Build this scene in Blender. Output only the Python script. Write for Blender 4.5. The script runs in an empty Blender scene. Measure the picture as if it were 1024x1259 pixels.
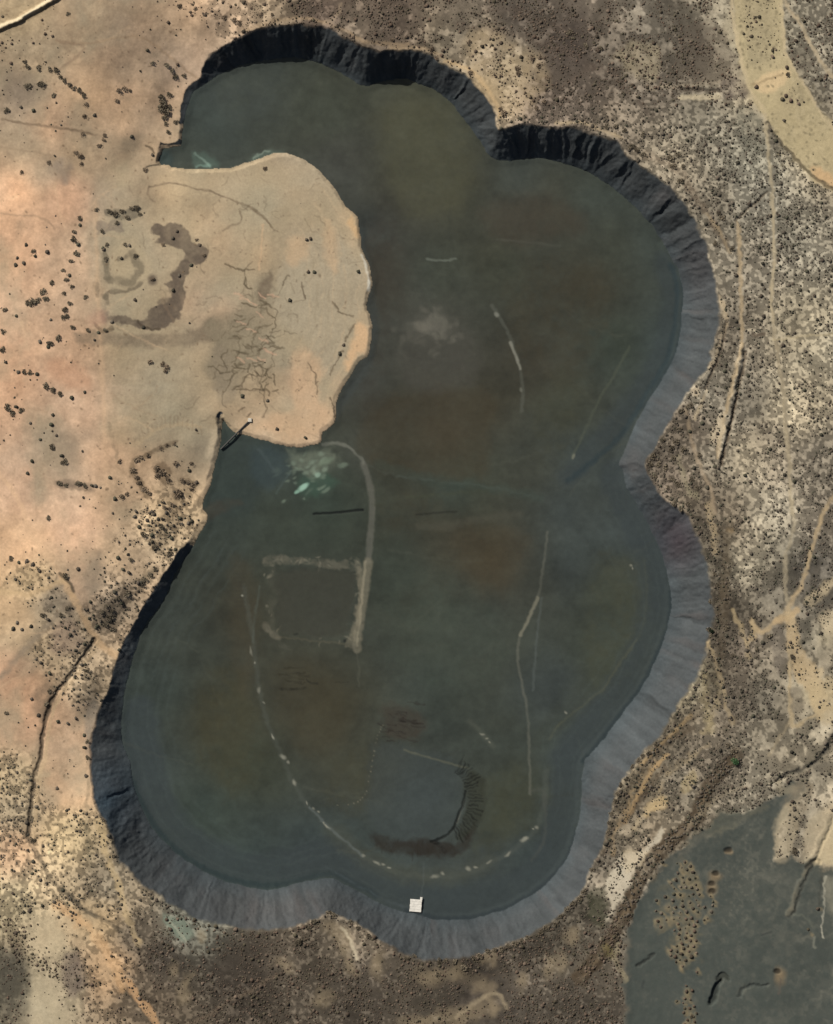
import bpy, math, numpy as np
from mathutils import Vector
# ------------------------------------------------------------------ camera, sky, sun, exposure
scene = bpy.context.scene
COL = scene.collection
PW, PH = 1024.0, 1259.0            # one metre per photograph pixel
CAM_H = 9000.0
cam_data = bpy.data.cameras.new("camera")
cam = bpy.data.objects.new("camera", cam_data)
COL.objects.link(cam)
cam.location = (0, 0, CAM_H)
cam_data.sensor_fit = 'VERTICAL'
cam_data.angle = 2 * math.atan(PH / 2 / CAM_H)
cam_data.clip_start = 10
cam_data.clip_end = 60000
scene.camera = cam
SUN_EL = math.radians(38)
SUN_DIR = Vector((-0.70 * math.cos(SUN_EL), 0.714 * math.cos(SUN_EL), math.sin(SUN_EL))).normalized()
world = bpy.data.worlds.new("World")
scene.world = world
world.use_nodes = True
wn = world.node_tree.nodes
bg = wn["Background"]
sky = wn.new("ShaderNodeTexSky")
sky.sky_type = 'NISHITA'
sky.sun_disc = False
sky.dust_density = 5.0
sky.sun_elevation = SUN_EL
sky.sun_rotation = math.atan2(SUN_DIR.x, SUN_DIR.y)
world.node_tree.links.new(sky.outputs[0], bg.inputs[0])
bg.inputs[1].default_value = 0.05
sun_data = bpy.data.lights.new("sun", 'SUN')
sun_data.energy = 4.9
sun_data.angle = math.radians(0.5)
sun_data.color = (1.0, 0.95, 0.88)
sun = bpy.data.objects.new("sun", sun_data)
COL.objects.link(sun)
sun.rotation_euler = SUN_DIR.to_track_quat('Z', 'Y').to_euler()
sun.location = SUN_DIR * 3000
vs = scene.view_settings
vs.view_transform = 'Standard'
vs.look = 'None'
vs.exposure = 0.0
vs.gamma = 1.0
scene.cycles.use_denoising = True
scene.cycles.max_bounces = 6
KL = np.array([1.03, 1.02, 1.03])    # light reaching flat open ground: albedo = photographed tone / KL

# ------------------------------------------------------------------ raster grid the terrain is built on
M = 110
NX, NY = int(PW) + 2 * M + 1, int(PH) + 2 * M + 1
px = np.arange(NX, dtype=np.float32) - M
py = np.arange(NY, dtype=np.float32) - M
GX, GY = np.meshgrid(px, py)
rng = np.random.default_rng(7)

def upsample(a, step, x0, y0, xs, ys):
    """smooth bilinear sampling of a coarse array (node spacing step)"""
    fx = (xs - x0) / step; fy = (ys - y0) / step
    ix = np.clip(np.floor(fx).astype(int), 0, a.shape[1] - 2); iy = np.clip(np.floor(fy).astype(int), 0, a.shape[0] - 2)
    tx = np.clip(fx - ix, 0, 1).astype(np.float32); ty = np.clip(fy - iy, 0, 1).astype(np.float32)
    if a.ndim == 3: tx = tx[:, None]
    r0 = a[:, ix] * (1 - tx)[None] + a[:, ix + 1] * tx[None]
    ty = ty[:, None] if a.ndim == 2 else ty[:, None, None]
    return r0[iy] * (1 - ty) + r0[iy + 1] * ty

def noise(scale, octaves=4, gain=0.5, sx=1.0, sy=1.0):
    """fractal value noise over the grid, about -1..1"""
    out = np.zeros((NY, NX), np.float32); amp = 1.0; tot = 0
    for o in range(octaves):
        s = scale / 2 ** o
        if s * min(sx, sy) < 0.9: break
        cw, ch = int(NX / (s * sx)) + 4, int(NY / (s * sy)) + 4
        a = rng.uniform(-1, 1, (ch, cw)).astype(np.float32)
        ox, oy = rng.uniform(0, s, 2)
        fx = (px + M + ox) / (s * sx); fy = (py + M + oy) / (s * sy)
        ix = fx.astype(int); iy = fy.astype(int)
        tx = fx - ix; ty = fy - iy
        tx = tx * tx * (3 - 2 * tx); ty = ty * ty * (3 - 2 * ty)
        r = a[:, ix] * (1 - tx) + a[:, ix + 1] * tx
        r = r[iy] * (1 - ty)[:, None] + r[iy + 1] * ty[:, None]
        out += amp * r; tot += amp; amp *= gain
    return out / tot * 1.6

def sstep(a, b, x):
    t = np.clip((x - a) / (b - a), 0, 1)
    return t * t * (3 - 2 * t)

def lin(c):
    c = np.asarray(c, np.float64) / 255.0
    return np.where(c <= 0.04045, c / 12.92, ((c + 0.055) / 1.055) ** 2.4)

def alb(c):
    return (lin(c) / KL).astype(np.float32)

def win(pts, pad):
    p = np.asarray(pts, float)
    x0 = max(int(p[:, 0].min() - pad) + M, 0); x1 = min(int(p[:, 0].max() + pad) + M + 2, NX)
    y0 = max(int(p[:, 1].min() - pad) + M, 0); y1 = min(int(p[:, 1].max() + pad) + M + 2, NY)
    return slice(y0, y1), slice(x0, x1)

WX = noise(14, 4) * 1.0
WY = noise(14, 4) * 1.0
WX2 = noise(4.5, 2) * .75
WY2 = noise(4.5, 2) * .75

def pdist(X, Y, pts, closed=False, want_s=False):
    """distance to a polyline (and arc length of the nearest point)"""
    p = np.asarray(pts, np.float32)
    q = np.roll(p, -1, 0) if closed else p[1:]
    a = p if closed else p[:-1]
    best = np.full(X.shape, 1e9, np.float32); sb = np.zeros(X.shape, np.float32); acc = 0.0
    for (ax, ay), (bx, by) in zip(a, q):
        dx, dy = bx - ax, by - ay
        L2 = dx * dx + dy * dy + 1e-9
        t = np.clip(((X - ax) * dx + (Y - ay) * dy) / L2, 0, 1)
        d = (X - ax - t * dx) ** 2 + (Y - ay - t * dy) ** 2
        m = d < best
        best = np.where(m, d, best)
        L = math.sqrt(L2)
        if want_s: sb = np.where(m, acc + t * L, sb)
        acc += L
    best = np.sqrt(best)
    return (best, sb, acc) if want_s else best

def inside(X, Y, pts):
    p = np.asarray(pts, np.float32); q = np.roll(p, -1, 0)
    r = np.zeros(X.shape, bool)
    for (ax, ay), (bx, by) in zip(p, q):
        if ay == by: continue
        c = (Y >= min(ay, by)) & (Y < max(ay, by)) & (X < ax + (Y - ay) * (bx - ax) / (by - ay))
        r ^= c
    return r

def smooth_line(pts, closed=False, n=5):
    """Catmull-Rom resampling of a traced line"""
    p = np.asarray(pts, float); N = len(p); out = []
    rngi = range(N if closed else N - 1)
    for i in rngi:
        if closed: a, b, c, d = p[i - 1], p[i], p[(i + 1) % N], p[(i + 2) % N]
        else: a, b, c, d = p[max(i - 1, 0)], p[i], p[i + 1], p[min(i + 2, N - 1)]
        for k in range(n):
            t = k / n
            out.append(0.5 * (2 * b + (c - a) * t + (2 * a - 5 * b + 4 * c - d) * t * t + (3 * b - a - 3 * c + d) * t ** 3))
    if not closed: out.append(p[-1])
    return np.array(out)

# ------------------------------------------------------------------ traced outlines
RIM = [(192,201),(189,194),(192,184),(195,172),(204,174),(217,170),(220,147),(222,120),(230,103),(245,93),(247,80),(264,60),(284,48),(300,40),(320,31),
 (342,31),(375,29),(405,34),(429,47),(449,57),(476,61),(499,59),(526,64),(542,74),(556,82),(576,92),(589,106),(602,124),(611,143),(614,158),
 (629,154),(649,151),(670,155),(690,155),(711,156),(737,164),(760,174),(774,192),(794,206),(817,222),(837,239),(850,259),(860,279),(870,299),(876,322),
 (881,345),(886,370),(886,393),(880,423),(870,456),(853,478),(837,499),(820,527),(803,557),(795,571),(805,592),(817,612),(833,624),(845,630),(853,647),(865,673),
 (873,700),(878,736),(880,763),(874,786),(865,816),(855,839),(843,859),(823,889),(807,912),(787,934),(767,962),(754,989),(748,1022),(740,1049),(727,1072),
 (716,1098),(701,1115),(684,1131),(653,1151),(629,1161),(602,1171),(576,1178),(549,1181),(522,1182),(502,1176),(476,1163),(459,1151),(432,1134),(407,1124),
 (385,1133),(359,1141),(330,1145),(301,1143),(267,1139),(240,1133),(220,1121),(200,1109),(180,1094),(157,1074),(144,1057),(134,1029),(124,1006),(114,985),
 (110,959),(109,934),(110,905),(118,878),(130,850),(136,830),(145,803),(152,785),(163,766),(183,733),(197,710),(218,679),(240,650),(248,636),(240,620),
 (250,598),(261,560),(265,530),(265,512),(272,505),(277,517),(288,526),(301,530),(321,535),(342,541),(362,545),(389,540),(392,527),(407,515),(408,494),
 (414,477),(425,460),(437,440),(450,430),(452,393),(446,373),(453,350),(449,323),(443,310),(437,287),(436,267),(422,254),(409,234),(392,214),(372,199),
 (342,190),(326,195),(311,200),(284,209),(254,211),(214,209),(202,204)]
FOOT = [(196,200),(193,193),(196,187),(199,180),(206,179),(221,176),(222,160),(227,137),(234,113),(246,103),(261,93),(287,79),(307,74),(342,69),(362,68),(385,72),
 (409,82),(432,95),(449,102),(476,96),(499,94),(516,100),(536,110),(556,125),(576,150),(592,174),(604,191),(629,194),(656,191),(684,196),(711,203),(734,214),
 (757,229),(777,247),(794,266),(807,282),(820,302),(830,320),(837,335),(842,360),(840,393),(833,433),(817,463),(794,500),(780,526),(764,568),(767,576),
 (772,600),(787,622),(800,647),(811,672),(821,700),(827,736),(823,769),(813,799),(800,829),(784,856),(764,882),(744,909),(721,937),(717,966),(715,999),
 (707,1032),(697,1059),(676,1086),(653,1103),(626,1119),(596,1129),(569,1133),(542,1134),(522,1130),(499,1124),(476,1118),(452,1106),(432,1094),(409,1083),
 (392,1084),(365,1089),(342,1095),(321,1096),(294,1091),(267,1083),(240,1068),(217,1053),(197,1034),(180,1012),(167,982),(160,956),(156,935),(148,914),(147,880),
 (152,847),(159,817),(169,787),(178,765),(197,742),(216,702),(235,672),(251,645),(254,634),(247,621),(256,598),(266,562),(269,545),(271,522),(274,516),(281,527),(291,533),
 (302,535),(321,540),(342,546),(364,549),(390,545),(396,532),(410,519),(412,497),(418,480),(429,463),(441,444),(454,432),(456,393),(450,373),(457,350),(453,323),
 (447,310),(441,285),(440,265),(425,251),(412,231),(395,211),(375,195),(343,185),(325,190),(310,195),(283,204),(254,206),(214,205),(205,200)]
RIMS = smooth_line(RIM, True, 3); FOOTS = smooth_line(FOOT, True, 3)
BED = -50.0
rim_w = (noise(9, 3))
QX, QY = GX + WX * 1.7 + WX2 * .7, GY + WY * 1.7 + WY2 * .7        # lightly crumbled coordinates for the rim
d_rim, s_rim, RIM_LEN = pdist(QX, QY, RIMS, True, True)
in_rim = inside(QX, QY, RIMS)
FX, FY = GX + WX * 1.1 + WX2 * .5, GY + WY * 1.1 + WY2 * .5
d_foot = pdist(FX, FY, FOOTS, True)
in_foot = inside(FX, FY, FOOTS) & in_rim
ring = in_rim & ~in_foot

# ------------------------------------------------------------------ height field
rim_h = []
fs = FOOTS
for (x, y) in RIM:
    d = np.sqrt(((fs - (x, y)) ** 2).sum(1)).min()
    west_cliff = x < 262 and 620 < y < 800
    h = d * (.62 if x < 172 and 778 < y < 970 else .86 if west_cliff or (x < 300 and y < 130) else 1.12)
    if h < 9: h = 1.6
    rim_h.append((x, y, BED + min(h, 50)))
inland = [(20,30,0),(120,20,0),(250,15,-8),(350,5,0),(450,10,0),(560,20,0),(680,60,0),(800,120,0),(900,250,0),(960,100,0),(950,400,0),(1000,600,0),(930,700,0),(940,850,0),
 (900,930,-2),(840,1080,-4),(780,1200,-4),(960,1150,-5),(1000,1020,-2),(1000,1250,-5),(680,1230,0),(550,1240,0),(400,1220,0),(250,1210,0),(100,1180,0),(40,1080,-2),(40,950,-3),(30,800,-6),
 (80,700,-10),(100,600,-18),(170,600,-26),(60,500,-14),(60,400,-14),(60,250,-12),(150,150,-28),(100,100,-12),(120,180,-26),(70,150,-14),(165,110,-26),(215,60,-32),(230,40,-22),(150,60,-14),(120,40,-6),(160,230,-26),(230,240,-36),(300,250,-40),(380,240,-42),(300,330,-38),(220,330,-30),
 (220,420,-30),(300,450,-37),(370,420,-41),(410,350,-42),(350,500,-42),(200,500,-30),(230,540,-34),(140,520,-22),(140,400,-22),(140,330,-22),(185,195,-36),(180,640,-24),(130,720,-16),(100,850,-10)]
ctl = np.array(rim_h + [(x, y, z * 50 / 45) for x, y, z in inland], np.float32)

def blur(a, r):
    for ax in (0, 1):
        pad = [(0, 0)] * a.ndim; pad[ax] = (r + 1, r)
        c = np.cumsum(np.pad(a, pad, 'edge'), ax, dtype=np.float64)
        hi = np.take(c, np.arange(2 * r + 1, c.shape[ax]), ax); lo = np.take(c, np.arange(0, c.shape[ax] - 2 * r - 1), ax)
        a = ((hi - lo) / (2 * r + 1)).astype(np.float32)
    return a

def scatter_field(pts, vals, step=6, power=3.0, soft=12.0):
    xs = np.arange(-M - step, PW + M + 2 * step, step); ys = np.arange(-M - step, PH + M + 2 * step, step)
    CX, CY = np.meshgrid(xs, ys)
    num = 0; den = 0
    vals = np.asarray(vals, np.float64)
    out = np.zeros(CX.shape + (vals.shape[1],)); den = np.zeros(CX.shape)
    for (x, y), v in zip(pts, vals):
        w = 1.0 / ((CX - x) ** 2 + (CY - y) ** 2 + soft ** 2) ** (power / 2)
        out += w[..., None] * v; den += w
    out = (out / den[..., None]).astype(np.float32)
    return upsample(out, step, xs[0], ys[0], px, py)

G = blur(blur(scatter_field(ctl[:, :2], ctl[:, 2:3], power=3.5, soft=16)[..., 0], 9), 9)
G = G + (blur(blur(G, 34), 34) - G) * sstep(14, 80, d_rim)
edge = np.minimum(np.minimum(GX + M, PW + M - GX), np.minimum(GY + M, PH + M - GY))
G = G * sstep(0, 60, edge)
nz_fine = noise(9, 4); nz_mid = noise(38, 4); nz_big = noise(130, 3)
beach_far = sstep(0, 40, d_rim)
G = G + (nz_mid * 0.45 + nz_fine * 0.16) * sstep(0, 60, edge) * (0.25 + 0.75 * beach_far)
# rills down the pit slopes, running from rim to foot
def noise1(s, scale, seed):
    r = np.random.default_rng(seed); n = int(RIM_LEN / scale) + 2
    a = r.uniform(-1, 1, n + 2).astype(np.float32)
    f = s / RIM_LEN * n; i = f.astype(int) % n; t = f - np.floor(f); t = t * t * (3 - 2 * t)
    return a[i] * (1 - t) + a[(i + 1) % n] * t
lat = s_rim + nz_fine * 2.2
rill = 0.55 * noise1(lat, 17, 1) + 0.5 * noise1(lat, 8, 2) + 0.35 * noise1(lat, 4.2, 3)
t_ring = d_rim / (d_rim + d_foot + 1e-4)
prof = np.clip(t_ring, 0, 1)
prof = 0.86 * prof + 0.14 * sstep(0, 1, prof)
width = d_rim + d_foot
RA = .035 + .06 * sstep(460, 330, GY)
rill = rill + .8 * noise1(lat, 34, 4) * sstep(420, 300, GY)
slope_z = G * (1 - prof) + BED * prof + np.minimum(width, 40) * RA * rill * np.sin(np.pi * np.clip(t_ring, 0, 1)) ** 0.8
BZ = BED - 1.6 + nz_mid * 0.12 + nz_fine * 0.05
BZ = BZ + 1.2 * (1 - sstep(0, 10, d_foot))
Z = np.where(in_foot, BZ, np.where(ring, slope_z, G)).astype(np.float32)

# ------------------------------------------------------------------ painter for the ground's colours, some painted sun and shade among them
C = np.zeros((NY, NX, 3), np.float32)
PXW, PYW = GX + WX * 1.8, GY + WY * 1.8

def mix(sl, c, a):
    C[sl] += (alb(c) - C[sl]) * a[..., None].astype(np.float32)

def stroke(pts, w, c, a=1.0, soft=1.2, warp=1.0, breakup=0.0, smooth=True, dz=0.0, only=None):
    """soft line of width w metres; dz raises or sinks the ground under it"""
    p = smooth_line(pts, False, 5) if smooth and len(pts) > 2 else np.asarray(pts, float)
    sl = win(p, w + soft * 3 + 6)
    wf = min(warp, 1.6); X, Y = GX[sl] + WX[sl] * warp + WX2[sl] * wf, GY[sl] + WY[sl] * warp + WY2[sl] * wf
    d = pdist(X, Y, p)
    m = 1 - sstep(w / 2 - soft, w / 2 + soft, d)
    if only is not None: m = m * only[sl]
    if dz: Z[sl] += dz * (1 - sstep(0, w / 2 + soft, d)) * (only[sl] if only is not None else 1)
    if breakup: m = m * np.clip(1 - breakup * (0.5 + 0.9 * nz_fine[sl] + 0.5 * nz_mid[sl]), 0, 1)
    if c is not None: mix(sl, c, m * a)
    return sl, m

def patch(pts, c, a=1.0, soft=2.0, warp=2.0, breakup=0.0, smooth=True, dz=0.0, only=None):
    p = smooth_line(pts, True, 4) if smooth else np.asarray(pts, float)
    sl = win(p, soft * 3 + 8)
    wf = min(warp, 1.6); X, Y = GX[sl] + WX[sl] * warp + WX2[sl] * wf, GY[sl] + WY[sl] * warp + WY2[sl] * wf
    d = pdist(X, Y, p, True); d = np.where(inside(X, Y, p), -d, d)
    m = 1 - sstep(-soft, soft, d)
    if only is not None: m = m * only[sl]
    if dz: Z[sl] += dz * m
    if breakup: m = m * np.clip(1 - breakup * (0.5 + 0.9 * nz_fine[sl] + 0.5 * nz_mid[sl]), 0, 1)
    if c is not None: mix(sl, c, m * a)
    return sl, m

def blob(x, y, rx, ry, c, a=1.0, ang=0.0, warp=1.5, soft=0.5, only=None, dz=0.0):
    r = max(rx, ry) * (1 + soft) + 4
    sl = win([(x, y)], r)
    X, Y = GX[sl] + WX[sl] * warp - x, GY[sl] + WY[sl] * warp - y
    ca, sa = math.cos(math.radians(ang)), math.sin(math.radians(ang))
    u = (X * ca + Y * sa) / rx; v = (-X * sa + Y * ca) / ry
    m = 1 - sstep(1 - soft, 1 + soft, np.sqrt(u * u + v * v))
    if only is not None: m = m * only[sl]
    if dz: Z[sl] += dz * m
    if c is not None: mix(sl, c, m * a)

# ---- broad ground tones: x, y, r, g, b (as photographed), scrub density 0-9
GROUND = """20 15 158 136 104 2;100 30 170 145 114 1;40 80 168 145 114 2;150 60 178 150 120 1;220 30 165 140 112 2;230 70 190 160 130 0;30 110 145 126 104 2;100 110 188 157 122 1;170 110 188 157 124 1
60 150 184 152 120 1;150 150 192 163 130 0;30 180 162 142 115 1;100 190 168 145 115 1;160 190 168 145 116 0;50 210 168 146 120 0;20 240 192 154 120 0;80 240 188 152 122 0;150 230 168 146 120 0;220 230 171 152 122 0
300 230 165 148 121 0;370 230 165 148 122 0;20 320 197 160 127 0;80 320 184 150 118 1;140 300 166 148 120 0;160 330 172 153 124 0;230 290 172 152 122 0;270 300 176 150 120 0;270 360 184 153 122 0;310 300 172 149 118 0
330 270 166 148 122 0;360 300 162 147 123 0;330 350 150 138 114 0;370 340 161 148 124 0;400 300 163 148 123 0;425 400 168 150 122 0;440 280 185 158 122 0;360 420 161 146 119 0;380 460 188 157 126 0;385 510 190 162 130 0
330 515 188 160 128 0;300 430 150 138 113 0;320 470 164 144 115 0;60 420 186 151 119 1;20 450 190 152 120 1;20 520 187 152 121 1;100 500 197 162 130 0;180 420 166 148 120 0;200 470 155 142 118 0;170 520 176 153 123 0
240 520 170 150 121 0;70 550 160 142 118 1;110 560 195 164 133 0;30 600 196 159 127 0;150 600 182 154 122 2;90 650 200 164 132 0;200 640 182 158 123 3;30 670 191 157 122 1;150 680 177 153 122 2;40 710 165 142 108 3
70 745 140 126 104 3;20 770 180 153 118 1;100 725 186 155 124 1;30 880 191 154 121 1;85 910 186 153 120 1;110 840 160 142 115 3;20 830 184 147 115 1;60 800 164 142 110 3;90 770 160 140 112 3;130 740 150 132 108 4
20 960 155 136 105 3;80 960 190 156 121 1;20 1000 146 130 104 4;15 1045 176 146 114 3;80 1030 170 150 114 3;60 1090 170 150 118 3;20 1110 165 150 118 4;15 1200 98 92 78 6;50 1225 168 155 128 1;120 1130 178 152 114 2
60 1150 172 152 120 2;130 1190 182 150 112 2;90 1200 128 114 95 4;130 1090 138 124 102 5;165 1150 100 90 76 7;200 1180 84 76 66 8;170 1220 104 92 76 6;300 1200 90 81 70 9;230 1140 120 118 104 4;380 1190 104 94 80 8;420 1150 128 116 98 4;450 1210 98 89 77 8
600 1220 90 81 71 9;520 1220 90 82 70 8;640 1190 112 101 86 7;700 1160 108 99 83 8;740 1180 108 98 82 8;720 1230 104 94 80 8;745 1070 140 128 108 4;770 1010 138 124 100 5;790 960 140 125 98 5;830 960 142 130 108 6;870 930 120 108 90 7
860 880 126 113 92 7;840 850 152 138 106 4;865 840 150 138 108 4;890 850 104 94 80 8;895 740 104 94 78 8;900 640 120 108 88 6;940 650 152 142 118 5;925 700 148 138 114 5;945 720 112 104 88 7;1000 700 96 90 80 8;1010 730 100 94 82 7
985 770 118 108 90 6;1010 780 150 138 112 2;1000 850 160 146 116 2;960 800 128 116 96 5;960 900 128 117 96 6;1010 830 150 136 110 3;940 860 108 100 84 8;990 920 140 128 104 5;905 800 110 98 82 7
990 990 160 150 126 3;1010 1020 172 158 130 1;970 1010 140 130 110 4;920 560 150 138 112 6;980 500 162 148 118 6;985 400 156 144 116 6;930 330 142 132 112 7;1000 300 138 130 110 7;920 200 142 136 116 7;930 240 140 134 116 7;870 180 140 132 112 7
870 240 134 124 104 7;850 60 98 90 77 8;800 30 116 106 90 7;760 60 118 106 90 7;790 100 122 110 94 7;700 60 98 85 75 8;640 20 102 91 79 9;560 40 130 118 98 6;480 20 112 98 84 8;440 40 126 112 95 7;560 15 116 104 88 8
620 90 156 140 112 3;600 65 152 136 112 3;600 110 165 145 112 2;660 120 118 102 88 7;720 120 116 102 88 7;760 155 132 118 98 6;400 15 116 100 86 7;330 15 148 130 106 5;290 25 165 142 116 3;940 60 150 140 115 2;905 40 158 145 118 2;960 120 168 154 122 2
1000 180 170 154 122 2;950 95 180 162 128 1;985 40 124 117 98 7;1010 100 116 109 92 7;1015 30 126 118 100 7;820 210 140 128 106 6;840 200 146 134 110 6;900 400 130 118 98 6;880 480 138 128 108 6;850 530 122 108 90 7;830 590 118 104 88 7
850 610 124 110 90 7;900 500 142 132 112 6;950 560 142 130 108 6;1000 570 128 118 100 7;1010 640 120 110 94 7;880 560 140 130 110 6;960 640 148 138 116 6"""
gp = np.array([[float(v) for v in r.split()] for line in GROUND.split("\n") for r in line.split(";")])
fld = scatter_field(gp[:, :2], np.concatenate([lin(gp[:, 2:5]) / KL, gp[:, 5:6] / 9.0], 1), power=4.0, soft=14)
fld = blur(fld, 5)
C[:] = fld[..., :3]
DENS = fld[..., 3].copy()
DENS += .22 * sstep(.17, .32, DENS) * (1 - sstep(.42, .62, DENS))
# mottling: darker and paler soil, stronger where the scrub grows
mot = noise(11, 4, 0.62); mot2 = noise(5, 2, 0.7); mot3 = noise(52, 4)
C += (C.mean(-1, keepdims=True) - C) * .10
sp_f = .5 * noise(7, 2, .6) + .9 * noise(3.2, 1) + .4 * noise(2.0, 1)
sp_c = .8 * noise(13, 3, .6) + .5 * noise(5, 2)
coarse = np.clip(sstep(150, 60, GY) * sstep(930, 860, GX) + sstep(900, 960, GX) * sstep(600, 700, GY) + .45 * sstep(1100, 1150, GY), 0, 1)
sp = sp_f * (1 - coarse) + sp_c * coarse + .35 * noise(40, 3)
srt = np.sort(sp[::7, ::7].ravel()); U = (np.searchsorted(srt, sp) / len(srt)).astype(np.float32)
FR = np.clip(DENS * .92 + .12 * mot3 * DENS, 0, .94)
spot = 1 - sstep(-.13, .13, U - FR)                      # litter, crust and low twigs between the pale sand
contrast = sstep(.12, .55, DENS)
C *= (1 + contrast * (spot * -.36 + (1 - spot) * (.13 + .30 * FR)))[..., None]
C *= np.exp(np.clip(mot * (.11 + .12 * DENS) + mot2 * (.08 + .10 * DENS) + .10 * noise(22, 4, .6) + mot3 * .15, -1.0, 0.6))[..., None]
wash = np.clip(noise(45, 4, .55, 1.0, 1.6) * sstep(150, 110, GX) + noise(40, 4, .55, 2.2, .8) * sstep(110, 150, GX) + .25 * noise(14, 3), -1, 1) * (1 - sstep(.3, .6, DENS))
C += (alb((152,138,115)) - C) * (np.clip(wash - .05, 0, 1) * .75)[..., None]
C *= (1 + .10 * np.clip(-wash, 0, 1))[..., None]
pen = sstep(110, 150, GX) * sstep(470, 430, GX) * sstep(180, 210, GY) * sstep(560, 520, GY)
C += (alb((158,144,119)) - C) * (pen * np.clip(.6 + .4 * noise(42, 4), 0, .92))[..., None]
belt = np.exp(-((d_rim - 14) / 20.0) ** 2) * (GX > 560) * sstep(480, 560, GY) + .8 * np.exp(-((d_rim - 14) / 14.0) ** 2) * (GX > 700) * sstep(480, 560, GY)
belt = np.clip(belt, 0, 1) * np.clip(.75 + .8 * noise(30, 3), 0, 1)
C *= (1 - .48 * belt)[..., None]
gr = (sstep(.3, .55, DENS) * sstep(520, 640, GX) * .26)[..., None]
C += (C.mean(-1, keepdims=True) * np.array([1.09, 1.01, .85], np.float32) - C) * gr
DENS = np.clip(DENS + .25 * belt, 0, 1)
C *= np.exp(.26 * noise(48, 4) * sstep(.35, .6, DENS))[..., None]
C *= (1 - .11 * sstep(1120, 1165, GY + .0 * GX) * sstep(170, 230, GX) * sstep(770, 730, GX))[..., None]
warm = noise(60, 3)[..., None] * (1 - DENS)[..., None]
C *= 1 + warm * np.array([0.05, -0.005, -0.05], np.float32)

OUT = (~in_rim).astype(np.float32)     # outside the pit
# ================================================================== tan land, west
# grey washed strips and bands
patch([(90,412),(125,408),(180,411),(225,408),(262,388),(275,400),(262,415),(225,424),(150,424),(100,424)], (118,105,88), .8, 4, 3, .3)
patch([(250,395),(290,380),(315,350),(332,330),(333,370),(325,410),(310,450),(285,475),(262,480),(250,450),(262,425)], (130,119,99), .85, 7, 4, .3)
patch([(262,430),(280,425),(290,470),(285,490),(272,498),(258,470)], (132,120,102), .6, 5, 3, .3)
patch([(333,260),(352,252),(362,270),(352,300),(345,345),(336,352),(330,330),(332,290)], (148,134,110), .6, 6, 3, .3)
patch([(318,352),(332,335),(336,345),(328,365),(316,366)], (108,95,80), .8, 3, 2, .3)
patch([(345,335),(362,300),(375,295),(385,330),(398,300),(420,290),(440,330),(443,370),(430,410),(415,450),(395,460),(380,420),(350,400),(340,370)], (160,148,126), .85, 8, 4, .2)
for p in ([(352,300),(368,290),(380,300),(372,320),(356,325)], [(400,270),(412,290),(415,325),(405,330),(396,295)]): patch(p, (188,158,124), .5, 6, 3)
patch([(432,262),(440,285),(436,292),(428,275)], (190,160,122), .9, 3)
patch([(440,395),(452,405),(450,430),(438,436),(428,455),(422,450),(430,425),(436,405)], (196,164,128), .9, 4, 2)
patch([(355,440),(380,430),(395,455),(390,490),(405,510),(388,535),(350,535),(315,525),(330,510),(360,500)], (196,163,130), .6, 8, 4, .2)
patch([(60,548),(95,540),(100,580),(70,590),(58,572)], (146,130,110), .6, 8, 4, .3)
patch([(150,290),(175,300),(185,340),(150,360),(135,330)], (176,158,128), .4, 8, 4)
patch([(60,440),(95,445),(110,470),(90,480),(62,465)], (188,142,112), .5, 10, 5)
for y0 in (470, 492, 515):
    stroke([(140,y0),(200,y0-4),(250,y0+3)], 5, (150,136,112), .3, 3, 2, .4)
stroke([(116,250),(118,330),(122,420),(126,500),(130,600)], 5, (205,172,138), .35, 3, 1)
patch([(130,1),(160,2),(190,4),(200,16),(165,20),(145,14)], (140,122,100), .55, 7, 4, .3)
patch([(15,85),(40,92),(45,125),(20,125),(5,110)], (128,114,98), .6, 7, 5, .4)
patch([(62,205),(75,195),(85,205),(82,222),(70,222)], (132,120,108), .6, 6, 4, .4)
# tracks and lines on the tan land
TRACKS = []
def track(pts, w, c, a=.9, **k):
    k['breakup'] = max(k.get('breakup', 0), .3); k['soft'] = k.get('soft', 1.2) * 1.25; k['warp'] = 1.6; w *= .88
    TRACKS.append((pts, w)); return stroke(pts, w, c, a, **k)
stroke([(70,50),(110,53),(145,46),(172,44),(200,62),(240,93)], 3, (150,126,100), .45, 1.5)
stroke([(70,48),(78,52),(103,58),(72,85)], 3, (132,112,92), .5, 1.5)
stroke([(0,146),(40,152),(85,158),(115,164)], 3.2, (110,94,76), .8, 1.2, breakup=.3)
stroke([(0,180),(40,185),(60,190)], 2.5, (140,122,100), .5, 1.2)
stroke([(182,228),(210,224),(250,232),(282,243),(310,256),(328,272),(337,282)], 2.4, (112,98,80), .8, 1, breakup=.3)
stroke([(310,254),(322,264),(334,278)], 3, (104,92,74), .7, 1, breakup=.3)
stroke([(182,228),(180,238),(190,246)], 2.2, (118,102,84), .7, 1, breakup=.3)
stroke([(178,177),(184,182),(187,186)], 2.5, (90,78,62), .8, 1)
stroke([(174,206),(182,202),(193,200)], 2.6, (62,58,50), .9, 1)
stroke([(294,258),(296,270),(285,275),(272,282)], 2.4, (112,98,80), .7, 1, breakup=.4)
stroke([(0,262),(40,265),(60,272),(66,280)], 2.5, (140,118,96), .5, 1.2)
stroke([(322,275),(321,300),(317,330)], 2, (190,160,128), .6, 1)
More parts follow.
